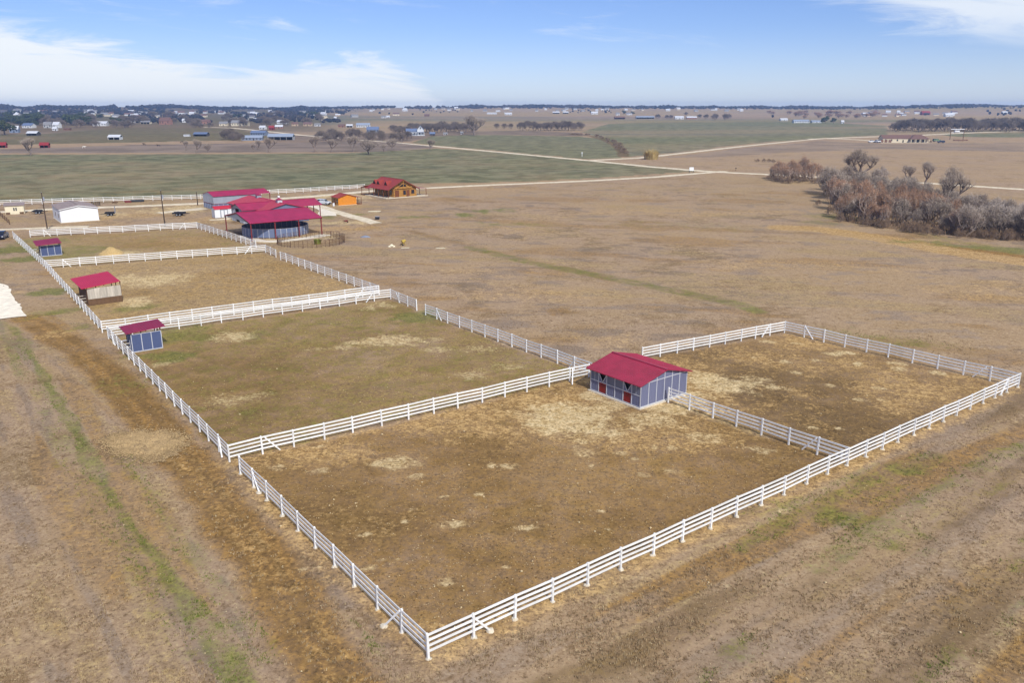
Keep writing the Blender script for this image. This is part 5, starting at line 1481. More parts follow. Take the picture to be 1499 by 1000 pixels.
# thicket along the creek on the right
near_edge = [(1228, 321), (1262, 329), (1300, 334), (1350, 340), (1400, 345), (1450, 349), (1499, 353), (1570, 358)]
far_edge = [(1203, 279), (1240, 272), (1290, 279), (1340, 289), (1400, 306), (1450, 318), (1499, 328), (1570, 340)]
TG = 'trees of the creek thicket'
n_t = 0
for i in range(len(near_edge) - 1):
    steps = 5
    for k in range(steps):
        f = (k + trr.random()) / steps
        nx = near_edge[i][0] + (near_edge[i + 1][0] - near_edge[i][0]) * f; ny = near_edge[i][1] + (near_edge[i + 1][1] - near_edge[i][1]) * f
        fx = far_edge[i][0] + (far_edge[i + 1][0] - far_edge[i][0]) * f; fy = far_edge[i][1] + (far_edge[i + 1][1] - far_edge[i][1]) * f
        A_, B_ = spot(nx, ny), spot(fx, fy)
        rows = 5 if i < 3 else (4 if i < 5 else 3)
        for j in range(rows):
            g = (j + trr.uniform(.05, .75)) / rows
            p = A_.lerp(B_, g)
            where = ('left end', 'left part', 'middle', 'middle right', 'right part', 'right end', 'cut-off right edge')[i]; dp = 'front' if g < .4 else ('back' if g > .66 else 'inner')
            red = i < 4 and g < .5 and trr.random() < .75
            if red: tree('multi_red', 0, 0, 0, f'slender red-brown bare tree, {dp} row at the {where} of the creek thicket', TG, at=p, height=trr.uniform(5.0, 9.6), wide=trr.uniform(.8, 1.1))
            elif i >= 4 and trr.random() < .6: tree('multi_pale', 0, 0, 0, f'pale lilac bare tree, {dp} row at the {where} of the creek thicket', TG, at=p, height=trr.uniform(3.8, 8.2))
            else: tree('multi_grey', 0, 0, 0, f'purple-grey bare tree, {dp} row at the {where} of the creek thicket', TG, at=p, height=trr.uniform(4.8, 9.2) * (1.12 if i < 3 and g > .5 else .95))
for i in range(46):
    f = trr.random() * (len(near_edge) - 1); k = int(f); f -= k
    p = spot(near_edge[k][0] + (near_edge[k + 1][0] - near_edge[k][0]) * f + trr.uniform(-4, 4), near_edge[k][1] + (near_edge[k + 1][1] - near_edge[k][1]) * f + trr.uniform(-2, 3))
    tree('shrub', 0, 0, 0, 'low tangled tan shrub along the front edge, ' + ('left end', 'left part', 'middle', 'middle right', 'right part', 'right end', 'cut-off right edge')[k] + ' of the creek thicket', 'low shrubs at the thicket edge', at=p, height=trr.uniform(1.4, 3.0), cat='shrub', name='bare_shrub')
tree('big_grey', 1259, 268, 46, 'largest round-crowned bare tree rising behind the left end of the thicket', wide=1.15)
tree('tree_grey', 1354, 271, 30, 'lone small bare tree standing beside the lane behind the thicket')
tree('tree_grey', 1325, 268, 24, 'small reddish bare tree by the lane, left of the lone one', wide=1.1)
tree('big_grey', 1384, 312, 60, 'tall spreading bare tree rising out of the middle of the thicket', wide=.8)
tree('multi_pale', 1290, 268, 24, 'faint bare tree by the lane just right of the largest tree')
for k, (x, h) in enumerate(((1133, 20), (1141, 27), (1148, 22), (1157, 29), (1165, 24), (1176, 30), (1183, 23), (1191, 28), (1200, 19))):
    tree('multi_red', x, 263 + trr.uniform(-3, 4), h, f'{ORD[k]} reddish bare tree from the left in the short row left of the thicket', 'row of reddish trees by the lane', wide=trr.uniform(.9, 1.5))
for k in range(16):
    tree('shrub', 1130 + k * 5.4 + trr.uniform(-2, 2), 266 + trr.uniform(-3, 4), trr.uniform(5, 11), 'low brush at the foot of the reddish tree row', 'brush under the reddish row', wide=1.5, cat='shrub', name='bare_shrub')
for x, y in ((1108, 237), (1118, 236.5), (1126, 237), (1132, 238)):
    tree('shrub', x, y, 5, 'low dark brush on the field edge left of the reddish row', 'brush left of the reddish row', cat='shrub', name='bare_shrub', wide=1.6)
tree('shrub', 1215, 314, 14, 'wispy lone shrub on the grass in front of the thicket', cat='shrub', name='bare_shrub', wide=1.3)
tree('shrub', 1198, 300, 8, 'tiny grey shrub on the grass left of the thicket', cat='shrub', name='bare_shrub', wide=1.3)
# undergrowth
g = np.random.default_rng(8); N = 9000
f = g.random(N) * (len(near_edge) - 1); k = f.astype(int); f -= k
ne = np.array([spot(*p)[:] for p in near_edge]); fe = np.array([spot(*p)[:] for p in far_edge])
a_ = ne[k] + (ne[k + 1] - ne[k]) * f[:, None]; b_ = fe[k] + (fe[k + 1] - fe[k]) * f[:, None]
P = a_ + (b_ - a_) * (g.random(N) ** 1.5)[:, None] + g.normal(0, .7, (N, 3)) * [1, 1, 0]; P[:, 2] = -.05
ln = g.uniform(.5, 1.8, N)[:, None]; dv = g.normal(0, .3, (N, 3)) + [0, 0, 1]
sd = g.normal(0, 1, (N, 3)) * [1, 1, 0]; sd /= np.linalg.norm(sd, axis=1)[:, None]
V = np.stack([P - sd * .06, P + sd * .06, P + dv * ln], 1).reshape(-1, 3)
tag(inst('undergrowth', np_mesh('undergrowth', V, np.arange(N * 3).reshape(-1, 3), twig_tan)), 'dry tangled undergrowth of the creek thicket', 'undergrowth', kind='stuff')

# pampas clump
def grass_clump(label, px, py, wpx, hpx, mat, name='grass_clump', cat='ornamental grass', n=900):
    p = spot(px, py); k = mpp(p); W, H = wpx * k / 2, hpx * k
    g = np.random.default_rng(int(px))
    a = g.random(n) * 6.28; r = np.sqrt(g.random(n)) * W * .75
    P = np.stack([r * np.cos(a), r * np.sin(a), np.zeros(n)], 1)
    out = np.stack([np.cos(a), np.sin(a), np.zeros(n)], 1)
    h = H * g.uniform(.55, 1.02, n)[:, None] * (1 - .25 * (r / W)[:, None])
    mid_ = P + out * .12 * h + [0, 0, 1] * h * .6; tip = P + out * h * .3 + g.normal(0, .12 * H, (n, 3)) + [0, 0, 1] * h
    sd = np.cross(out, [0, 0, 1]) * .10
    V = np.stack([P - sd, P + sd, mid_ + sd, mid_ - sd, tip], 1).reshape(-1, 3)
    i = np.arange(n)[:, None] * 5
    F = np.concatenate([i + [0, 1, 2], i + [0, 2, 3], i + [3, 2, 4]], 0)
    t = thing(name, label, cat, p)
    inst('blades', np_mesh('blades', V, F, mat), t)
    return t
straw_grass = paint('straw_grass', srgb(190, 166, 110), .8, .2, 3)
grass_clump('large round clump of straw-coloured pampas grass beside the lane', 953, 233, 25, 15, straw_grass)
grass_clump('green-yellow weed tuft growing inside the round corral', 465, 357, 11, 8, paint('weed_green', srgb(120, 128, 50), .8, .2, 3), 'weed_tuft', 'weeds', 300)

# trees beyond the green field
for x, y, h, w in ((461, 222.5, 22, 1.15), (485, 222.5, 18, 1.1), (517, 221.5, 22, 1.2), (540, 226, 22, 1.5), (562, 222.5, 11, 1), (574, 219.5, 17, 1.1), (629, 219, 15, 1.2)):
    tree('tree_grey', x, y, h, {461: 'dark bare tree, leftmost of the row at the top of the green field', 485: 'smaller bare tree, second from left in the row above the green field', 517: 'bare tree with a wide crown left of the dense bush', 540: 'dense bushy bare tree, widest in the row above the green field', 562: 'thin little bare tree right of the dense bush', 574: 'slim bare tree beside the start of the lane', 629: 'lone small bare tree on the lane edge, right of the others'}[x], wide=w)
for x, y, h, w, lb in ((287, 224, 19, 1.0, 'bare tree, tallest of three small ones left of the metal barns'), (304, 223, 12, 1.2, 'low spreading bare tree right of the tallest of three'), (273, 220, 13, .9, 'thin leaning bare tree, left of three small ones'), (371, 222.5, 11, .9, 'thin small bare tree in front of the blue barns, left of a taller one'), (377, 219, 14, 1.0, 'thin bare tree in front of the blue barn gable'), (393, 223, 20, 1.1, 'taller bare tree in front of the long blue barn'), (45, 227, 21, 1.4, 'wide grey bare tree between two small red sheds on the left')):
    tree('tree_grey', x, y, h, lb, wide=w)
# scrub behind them
for i in range(26):
    x = trr.uniform(326, 352) if i < 9 else trr.uniform(470, 596)
    y = trr.uniform(203, 207) if i < 9 else trr.uniform(202, 209)
    tree('far_grey', x, y, trr.uniform(11, 15), 'grey-brown scrub tree in front of the far blue barns', 'scrub trees before the far barns', wide=1.2)
# ------------------------------------------------------------------ far houses, barns and woods
WALLC = {}
def wm(name, col, rough=.7):
    if name not in WALLC: WALLC[name] = paint(name, col, rough, .08, .4)
    return WALLC[name]
CW = dict(white=srgb(204, 206, 208), cream=srgb(214, 202, 176), grey=srgb(168, 168, 168), blue=srgb(120, 132, 154), red=srgb(128, 40, 48), brick=srgb(150, 110, 94), tan=srgb(190, 166, 136), brown=srgb(120, 88, 70), dark=srgb(74, 70, 74))
CR = dict(white=srgb(198, 200, 206), grey=srgb(130, 128, 130), dark=srgb(86, 80, 82), blue=srgb(98, 112, 142), red=srgb(140, 44, 46), brown=srgb(112, 84, 76), steel=srgb(140, 150, 168))
def far_house(label, px, py, wpx, hpx, wall, roof, rz=0.0, group=None, cat='house', name='house', kind='house', detail=True):
    p = spot(px, py); k = mpp(p)
    L = wpx * k; H = hpx * k; W = max(3.5, min(L * .7, 11))
    L = L / (abs(math.cos(rz)) + .3 * abs(math.sin(rz)))
    t = thing(name, label, cat, p, rz, group)
    wmat = wm(wall + '_far_wall', CW[wall]); rmat = wm(roof + '_far_roof', CR[roof])
    he = H * (.55 if kind != 'shed' else .72); hr = H
    if kind == 'open':            # pole barn: open front
        MB().box(-L / 2, L / 2, W / 2 - .15, W / 2, -.3, he).build('rear_wall', wmat, t)
        for s in (-1, 1): MB().box(s * L / 2 - .1, s * L / 2 + .1, -W / 2 + .3, W / 2 - .16, -.3, he).build('side_wall', wmat, t)
        n = max(2, int(L / 5))
        for i in range(n + 1):
            x = -L / 2 + .12 + (L - .24) * i / n
            MB().box(x - .15, x + .15, -W / 2, -W / 2 + .29, -.3, he).build('post', wmat, t)
        MB().box(-L / 2 + .2, L / 2 - .2, 0, .15, .0, he - .1).build('interior_shade', dark_m, t)  # near-black sheet paints the shade under the open barn roof
    else:
        MB().box(-L / 2, L / 2, -W / 2, W / 2, -.4, he).build('wall', wmat, t)
        for sx in (-1, 1):
            MB().prism([(sx * (L / 2 - .02), -W / 2, he + .001), (sx * (L / 2 - .02), W / 2, he + .001), (sx * (L / 2 - .02), 0, hr)], (-sx * .1, 0, 0)).build('gable', wmat, t)
    sl = (hr - he) / (W / 2); m = MB()
    for s in (-1, 1):
        ye = s * (W / 2 + .4); ze = he - sl * .4
        m.hexa([(-L / 2 - .4, 0, hr), (L / 2 + .4, 0, hr), (L / 2 + .4, ye, ze), (-L / 2 - .4, ye, ze)], [(-L / 2 - .4, 0, hr + .18), (L / 2 + .4, 0, hr + .18), (L / 2 + .4, ye, ze + .18), (-L / 2 - .4, ye, ze + .18)])
    m.build('roof', rmat, t)
    if detail and kind == 'house':
        n = max(2, min(6, int(wpx / 3)))
        for i in range(n):
            x = -L / 2 + L * (i + .5) / n
            if i == n // 2: MB().box(x - .55, x + .55, -W / 2 - .08, -W / 2 - .002, .0, min(2.2, he * .8)).build('door', dark_m, t)
            else: MB().box(x - .6, x + .6, -W / 2 - .06, -W / 2 - .002, he * .35, he * .8).build('window', glass_m, t)
    return t
FH = far_house
# nearest of the far ones
FH('long low ranch house with a brown hip roof and garage doors on the right', 1314, 208, 44, 9, 'cream', 'brown', R(-4), kind='house')
t = [o for o in COL.objects if o.get('label', '').startswith('long low ranch')][0]
k_ = mpp(t.location)
for x in (-16, -12.5, -9): MB().box(x - 1.3, x + 1.3, -5.66, -5.62, 0, 2.4).build('garage_door', wm('brown_far_wall', CW['brown']), t)
wg = MB(); wx0, wx1, wy0, wy1 = 8, 24, -9.5, 4
wg.box(wx0, wx1, wy0 + 3, wy1, -.3, 3.2); wg.build('side_wing', wm('cream_far_wall', CW['cream']), t)
MB().hexa([(wx0 - .6, wy0, 3.21), (wx1 + .6, wy0, 3.21), (wx1 + .6, wy1 + .5, 3.21), (wx0 - .6, wy1 + .5, 3.21)], [(wx0 + 5, -3.2, 6.9), (wx1 - 5, -3.2, 6.9), (wx1 - 5, -2.6, 6.9), (wx0 + 5, -2.6, 6.9)]).build('hip_roof', wm('brown_far_roof', CR['brown']), t)
for i in range(5): MB().box(wx0 + .2 + i * 3.85, wx0 + .6 + i * 3.85, wy0 + .2, wy0 + .6, -.2, 3.2).build('porch_post', wm('cream_far_wall', CW['cream']), t)
for i in range(3): MB().box(wx0 + 1.6 + i * 4.6, wx0 + 3.6 + i * 4.6, wy0 + 2.92, wy0 + 2.99, .2, 2.5).build('window', glass_m, t)
MB().box(-20, 24, -13, -9.6, -.15, .1).build('apron', conc_m, t)
car('white pickup truck parked on the drive left of the long ranch house', 'truck', 1276, 208.5, R(185), carwhite_m, 'pickup', 1.15)
car('white van-like car with dark windows nearest the ranch house garage', 'car', 1285, 208.8, R(-90), carwhite_m, 'suv', 1.5)
car('dull green car parked at the right end of the ranch house', 'car', 1371, 207, R(5), cargreen_m, 'suv', 1.5)
car('dark car parked on the grass right of the green car', 'car', 1377.5, 209, R(170), carnavy_m, 'suv', 1.3)
tree('shrub', 1362, 209, 3.5, 'small dark shrub at the right corner of the ranch house', cat='shrub', name='bare_shrub')
t = thing('play_frame', 'tall dark frame with pale cross-bar standing right of the ranch house', 'frame', spot(1400, 204))
for x in (-6.5, 6.5): MB().box(x - .25, x + .25, -.25, .25, -.3, 9.5).build('post', brown_m, t)
MB().box(-6.7, 6.7, -.2, .2, 9.51, 10.1).build('cross_bar', wht_m, t); MB().box(-3, 1.5, -1.2, 1.2, 7.2, 8.6).build('platform', wht_m, t); MB().box(-6.24, 6.24, -.1, .1, 6.4, 6.8).build('tie_bar', wht_m, t)
t = thing('feed_bunk', 'long low brown feed bunk lying right of the ranch house', 'feed bunk', spot(1406, 206))
for i in range(6): MB().box(-6.6 + i * 2.2, -4.45 + i * 2.2, -.8, .8, .3, 1.2).build('trough', wm('brown_far_wall', CW['brown']), t)
for x in (-6, -2, 2, 6): MB().box(x - .15, x + .15, -.6, .6, -.2, .299).build('leg', brown_m, t)
# white farmhouse
def farmhouse():
    p = spot(608, 198); k = mpp(p)
    t = thing('farmhouse', 'white two-storey farmhouse with blue roof and porch beyond the green field', 'house', p, R(6))
    w_ = wm('white_far_wall', CW['white']); b_ = wm('blue_far_roof', CR['blue'])
    MB().box(-10, 2, -4, 4, -.3, 4.4).build('wall', w_, t)
    MB().hexa([(-10.4, -4.6, 4.41), (2.2, -4.6, 4.41), (2.2, 4.6, 4.41), (-10.4, 4.6, 4.41)], [(-10.4, -.1, 7.6), (2.2, -.1, 7.6), (2.2, .1, 7.6), (-10.4, .1, 7.6)]).build('roof', b_, t)
    MB().prism([(2.21, -5, 0), (9.6, -5, 0), (9.6, -5, 6.4), (5.9, -5, 10.6), (2.21, -5, 6.4)], (0, 9.5, 0)).build('gable_wing', w_, t)
    for s in (-1, 1):
        xe = 5.9 + s * 4.3
        MB().hexa([(5.9, -5.5, 10.65), (5.9, 4.9, 10.65), (xe, 4.9, 5.75), (xe, -5.5, 5.75)], [(5.9, -5.5, 10.9), (5.9, 4.9, 10.9), (xe, 4.9, 6.0), (xe, -5.5, 6.0)]).build('wing_roof', b_, t)
    for x, z in ((4.2, 1.0), (7.0, 1.0), (5.3, 7.0), (-8, 1.2), (-5, 1.2), (-1, 1.2)):
        y = -5 if x > 2.2 else -4
        MB().box(x, x + 1.1, y - .06, y - .002, z, z + 2.0).build('window', glass_m, t)
    MB().box(-10, 10.5, -8, -5.3, 3.6, 3.85).build('porch_roof', b_, t)
    for i in range(7): MB().box(-9.8 + i * 3.3, -9.4 + i * 3.3, -7.8, -7.4, -.2, 3.59).build('porch_post', w_, t)
    MB().box(-10.2, 10.7, -8.2, -5.01, -.2, .4).build('porch_deck', w_, t)
    MB().box(-4.5, -3.5, -.6, .4, 7.61, 8.8).build('chimney', wm('brick_far_wall', CW['brick']), t)
farmhouse()
HOUSES = [
 # label, px, py, w, h, wall, roof, angle, kind, cat
 ('small navy shed right of the white farmhouse', 633, 198, 8, 5, 'dark', 'blue', 8, 'house', 'shed'),
 ('low white shed among the trees right of the farmhouse', 652, 197, 6, 3.5, 'white', 'grey', 0, 'house', 'shed'),
 ('small white shed near the foot of the big bare tree', 676, 196, 4, 4, 'white', 'grey', 0, 'house', 'shed'),
 ('long blue-roofed open barn right of the pale road, ahead of the town', 412, 204.5, 37, 9, 'grey', 'steel', 4, 'open', 'barn'),
 ('blue-grey metal barn with a broad low roof, left of the open barn', 370, 205, 30, 7, 'blue', 'steel', 8, 'house', 'barn'),
 ('blue metal barn behind the other two metal barns', 380, 198, 22, 7, 'blue', 'blue', -4, 'house', 'barn'),
 ('dark blue carport standing alone left of the metal barns', 295, 199, 19, 5.5, 'dark', 'blue', 3, 'open', 'carport'),
 ('tiny white trailer left of the dark blue carport', 274, 199.5, 8, 2.5, 'white', 'white', 0, 'shed', 'trailer'),
 ('white run-in shed alone in the middle of the far left pasture', 169, 204, 16, 6.5, 'white', 'white', 4, 'open', 'shed'),
 ('white-roofed dark open shed below the left trees', 49.5, 198, 14, 5.5, 'dark', 'white', -3, 'open', 'shed'),
 ('small red shed at the far left edge of the pasture', 4.5, 216, 9, 7, 'red', 'red', 12, 'open', 'shed'),
 ('small red shed right of the wide bare tree on the left', 66, 216, 11, 7, 'red', 'red', 12, 'open', 'shed'),
 ('pale blue-grey house by the dark tree at the left edge', 22, 194, 11, 9, 'blue', 'white', 14, 'house', 'house'),
 ('blue-roofed house between two dark tree clumps on the left', 43, 187, 15, 7, 'white', 'blue', -6, 'house', 'house'),
 ('grey house right of the blue-roofed house', 71, 187, 11, 9, 'grey', 'grey', 10, 'house', 'house'),
 ('tall white house near the left dark trees', 84, 187, 10, 9, 'white', 'white', -8, 'house', 'house'),
 ('small white shed in front of the tall white house', 81, 191, 6, 5, 'white', 'white', 0, 'house', 'shed'),
 ('brown trailer parked in the yard right of the white shed', 99, 190.5, 8, 3, 'brown', 'brown', 0, 'shed', 'trailer'),
 ('long white house left of the round dark oak', 148, 184, 20, 7, 'white', 'white', 4, 'house', 'house'),
 ('pale cottage just right of the round dark oaks', 193, 180, 9, 5, 'white', 'grey', 0, 'house', 'house'),
 ('pale barn with dark doors, second right of the oaks', 214, 181, 14, 5, 'cream', 'grey', 4, 'open', 'barn'),
 ('big orange-brick house with a stepped roof on the left', 243, 182, 17, 11, 'brick', 'brown', -6, 'house', 'house'),
 ('white-roofed house right of the orange-brick house', 272, 179, 9, 6, 'white', 'white', 0, 'house', 'house'),
 ('tan brick house with brown roof among purple trees', 301, 181, 14, 7, 'brick', 'brown', 4, 'house', 'house'),
 ('large pale house with a wide grey roof and black windows', 352, 184, 26, 9, 'cream', 'grey', -3, 'house', 'house'),
 ('pale house with grey roof at the left of the large pale house', 328, 184, 13, 7, 'cream', 'grey', 5, 'house', 'house'),
 ('long white-roofed house above the large pale house', 356, 175.5, 15, 4, 'white', 'white', 0, 'house', 'house'),
 ('white-roofed house right of the large pale house', 378, 177, 14, 5, 'white', 'white', 2, 'house', 'house'),
 ('small white-roofed cottage by the pale road', 385, 189, 10, 6, 'white', 'white', -10, 'house', 'house'),
 ('red barn with white trim near the pale road', 398, 190, 8, 7, 'red', 'red', 0, 'house', 'barn'),
 ('brick-red house with white roof beside the red barn', 409, 188, 12, 6, 'brick', 'white', 4, 'house', 'house'),
 ('white-roofed long house above the red barn', 414, 181, 16, 6, 'white', 'white', 0, 'house', 'house'),
 ('brown house right of the white-roofed long house', 432, 184, 10, 6, 'tan', 'brown', 6, 'house', 'house'),
 ('tan house with dark windows in the middle of the town edge', 451, 184, 13, 6, 'tan', 'brown', 0, 'house', 'house'),
 ('small white house at the right end of the town edge', 465, 184.5, 9, 5, 'white', 'grey', 0, 'house', 'house'),
 ('cream two-storey house alone on the tan slope', 474, 176, 13, 7, 'cream', 'tan2', -8, 'house', 'house'),
 ('white water tank shed right of the cream two-storey house', 491, 174, 4, 4, 'white', 'white', 0, 'house', 'shed'),
 ('red-brown house left of the long white sheds', 500, 186, 10, 5, 'brick', 'brown', 0, 'house', 'house'),
 ('white-roofed shed left of the pale blue building', 512, 186, 10, 5, 'white', 'white', 0, 'open', 'shed'),
 ('pale blue-white long building right of the town edge', 532, 186, 22, 7, 'white', 'steel', 3, 'house', 'building'),
 ('bright blue-roofed barn among bare trees, left of the farmhouse', 546, 194, 18, 9, 'blue', 'blue', 6, 'house', 'barn'),
 ('pale tan villa on the far tan slope, centre left', 580, 169, 10, 5, 'cream', 'brown', 0, 'house', 'house'),
 ('small white house below the pale tan villa', 562, 172.5, 7, 4, 'white', 'grey', 0, 'house', 'house'),
 ('white shed right of the small house below the villa', 568, 172, 6, 3.5, 'white', 'white', 0, 'house', 'shed'),
 ('brown barn right of the pale tan villa', 625, 170, 8, 4, 'brown', 'brown', 0, 'house', 'barn'),
 ('white-roofed house by the dark far woods, centre left', 593, 162.5, 8, 3.5, 'white', 'white', 0, 'house', 'house'),
 ('long white shed at the edge of the far woods', 720, 167, 16, 3, 'white', 'white', 0, 'house', 'shed'),
 ('white barn right of the long white shed by the woods', 744, 168, 12, 4, 'white', 'white', 0, 'house', 'barn'),
 ('white barn, left one of a pair under the far woods', 814, 166, 11, 3.5, 'white', 'white', 0, 'open', 'barn'),
 ('white barn, right one of a pair under the far woods', 828, 166, 9, 3.5, 'white', 'white', 0, 'open', 'barn'),
 ('white house with peaked roof right of the barn pair', 870, 167, 11, 4.5, 'white', 'white', 6, 'house', 'house'),
 ('white house left of a small dark evergreen', 904, 168.5, 6, 5, 'white', 'grey', 0, 'house', 'house'),
 ('white house right of a small dark evergreen', 921, 168, 9, 4, 'white', 'grey', 0, 'house', 'house'),
 ('dark brown open barn on the tan slope', 907, 174, 17, 4.5, 'brown', 'brown', 3, 'open', 'barn'),
 ('long grey poultry barn with blue-grey roof', 944, 173.5, 30, 4.5, 'grey', 'steel', 2, 'open', 'barn'),
 ('white metal shed right of the long grey barn', 994, 174, 14, 5, 'white', 'white', 0, 'house', 'shed'),
 ('white and red-brown house right of the white metal shed', 1012, 174, 16, 4.5, 'brick', 'white', 0, 'house', 'house'),
 ('pale greenhouse sheds, long silver roof on the right', 1172, 179.5, 24, 5, 'white', 'steel', 0, 'house', 'shed'),
 ('small white shed left of the long silver greenhouse', 1147, 176.5, 11, 4, 'white', 'white', 0, 'house', 'shed'),
 ('silver-roofed shed right of the long greenhouse', 1194, 179.5, 14, 4, 'white', 'steel', 0, 'house', 'shed'),
 ('white shed standing alone right of the evergreens', 1233, 180.5, 4, 5, 'white', 'white', 0, 'house', 'shed'),
 ('big dark-red barn on the right skyline', 1354, 168, 13, 6, 'red', 'red', 8, 'house', 'barn'),
 ('white house with round roof below the dark-red barn', 1388, 170.5, 11, 5, 'white', 'white', 0, 'house', 'house'),
 ('tiny white building far right below the skyline', 1470, 166.5, 7, 4, 'white', 'white', 0, 'house', 'house'),
]
CR['tan2'] = srgb(190, 176, 150)
for lb, px, py, w, h, wa, ro, az, kd, ct in HOUSES:
    FH(lb, px, py, w * (.92 if py > 190 else .85), h * (.9 if py > 190 else .8), wa, ro, R(az), cat=ct, kind=kd, name={'house': 'house', 'barn': 'barn', 'shed': 'shed', 'carport': 'carport', 'trailer': 'trailer', 'building': 'building'}[ct])
# scattered pale houses of the far town
hr_ = random.Random(21)
for (x0, x1, y0, y1, n, where) in ((0, 160, 163.5, 172, 26, 'left end'), (160, 330, 163.5, 173, 30, 'middle'), (330, 520, 163, 172, 20, 'right end')):
    for i in range(n):
        wa = hr_.choice(('white', 'white', 'cream', 'tan', 'grey')); ro = hr_.choice(('white', 'grey', 'brown', 'dark'))
        FH(f'{wa} house with a {ro} roof in the {where} of the far left town', hr_.uniform(x0, x1), hr_.uniform(y0, y1), hr_.uniform(5, 10), hr_.uniform(2.6, 4.2), wa, ro, R(hr_.uniform(-25, 25)), 'houses of the far town', detail=False)
for (x0, x1, y0, y1, n, where) in ((1245, 1345, 164, 171, 16, 'left of the dark-red barn'), (1362, 1400, 164, 169, 5, 'right of the dark-red barn')):
    for i in range(n):
        wa = hr_.choice(('white', 'white', 'cream', 'tan')); ro = hr_.choice(('white', 'grey', 'brown'))
        FH(f'{wa} house with a {ro} roof on the right skyline, {where}', hr_.uniform(x0, x1), hr_.uniform(y0, y1), hr_.uniform(4, 7), hr_.uniform(2.4, 3.6), wa, ro, R(hr_.uniform(-25, 25)), 'houses on the right skyline', detail=False)

for (x0, x1, n, where) in ((520, 760, 16, 'centre left'), (760, 1100, 22, 'centre right')):
    for i in range(n):
        wa = hr_.choice(('white', 'white', 'cream', 'grey')); ro = hr_.choice(('white', 'grey'))
        FH(f'tiny {wa} house with a {ro} roof among the horizon woods, {where}', hr_.uniform(x0, x1), hr_.uniform(159.5, 163.5), hr_.uniform(3, 6), hr_.uniform(2.0, 3.2), wa, ro, R(hr_.uniform(-25, 25)), 'houses among the horizon woods', detail=False)
# ---- evergreen oaks
leaf_m = paint('dark_oak_leaves', srgb(66, 76, 50), .8, .25, 1)
def oak_mesh(seed, n=900):
    g = np.random.default_rng(seed)
    lobes = g.normal(0, 1, (9, 3)) * [3.0, 3.0, 1.2] + [0, 0, 5.6]
    L_ = g.integers(0, 9, n)
    d = g.normal(0, 1, (n, 3)); d /= np.linalg.norm(d, axis=1)[:, None]
    P = lobes[L_] + d * g.uniform(1.2, 2.3, n)[:, None] * [1, 1, .75]
    P[:, 2] = np.maximum(P[:, 2], 1.5)
    a = g.normal(0, 1, (n, 3)); a /= np.linalg.norm(a, axis=1)[:, None]; b = np.cross(a, d); b /= np.linalg.norm(b, axis=1)[:, None] + 1e-9
    s = g.uniform(.3, .65, n)[:, None]
    V = np.stack([P - a * s, P + b * s, P + a * s, P - b * s], 1).reshape(-1, 3)
    m = MB(); m.tube((0, 0, -.3), (0, 0, 3.4), .45, .3, 7)
    for l in lobes[:6]: m.tube((0, 0, 3.0), tuple(l * .92), .22, .07, 4)
    return m.mesh('trunk', bark_m), np_mesh('crown', V, np.arange(n * 4).reshape(-1, 4), leaf_m)
PROTO['oak'] = [oak_mesh(s) for s in (31, 32, 33)]; PH['oak'] = 9.0
for x, y, h, w, lb in ((7, 197, 18, 1.1, 'dark evergreen oak at the far left edge by the blue-grey house'), (30, 183, 11, 1.2, 'dark oak between the left-edge oak and blue-roofed house'), (55, 183, 14, 1.2, 'dark oak just right of the blue-roofed house'), (36, 180, 12, 1.2, 'dark oak behind the blue-roofed house'),
                       (97, 182, 12, 1.3, 'dark oak right of the tall white house'), (108, 183, 13, 1.3, 'dark oak, tallest in the clump right of the tall white house'), (120, 183, 12, 1.3, 'dark oak, third in the clump right of the tall white house'), (131, 182, 9, 1.3, 'dark oak at the right end of the clump'),
                       (168, 184, 10.5, 1.35, 'round dark oak in the middle of the far left'), (182, 184, 7.5, 1.2, 'smaller dark oak touching the round dark oak'), (912, 167.5, 5.5, 1.1, 'small dark evergreen between two white houses'), (926, 167.5, 4.5, 1.2, 'little dark evergreen right of the paired white houses'),
                       (1208, 180.5, 10, .8, 'tall dark evergreen right of the greenhouses'), (1220, 180.5, 7, 1.2, 'low dark evergreen right of the tall one'), (337, 174, 7, 1.5, 'dark oak at left above the large pale house'), (350, 173.5, 7, 1.5, 'dark oak above the large pale house'),
                       (442, 170, 5.5, 1.7, 'dark oak at the left in the far field grove'), (452, 170, 6, 1.7, 'dark oak in the middle of the far field grove'), (462, 169.5, 6.5, 1.5, 'dark oak at the right of the far field grove')):
    tree('oak', x, y, h, lb, wide=w, name='oak_tree')
for i in range(30):
    x = trr.choice((trr.uniform(0, 60), trr.uniform(90, 140), trr.uniform(0, 230)))
    tree('oak', x, trr.uniform(173, 184), trr.uniform(6, 10), 'dark evergreen oak in the tree clumps of the far left', 'dark oaks of the far left', wide=1.4, name='oak_tree')
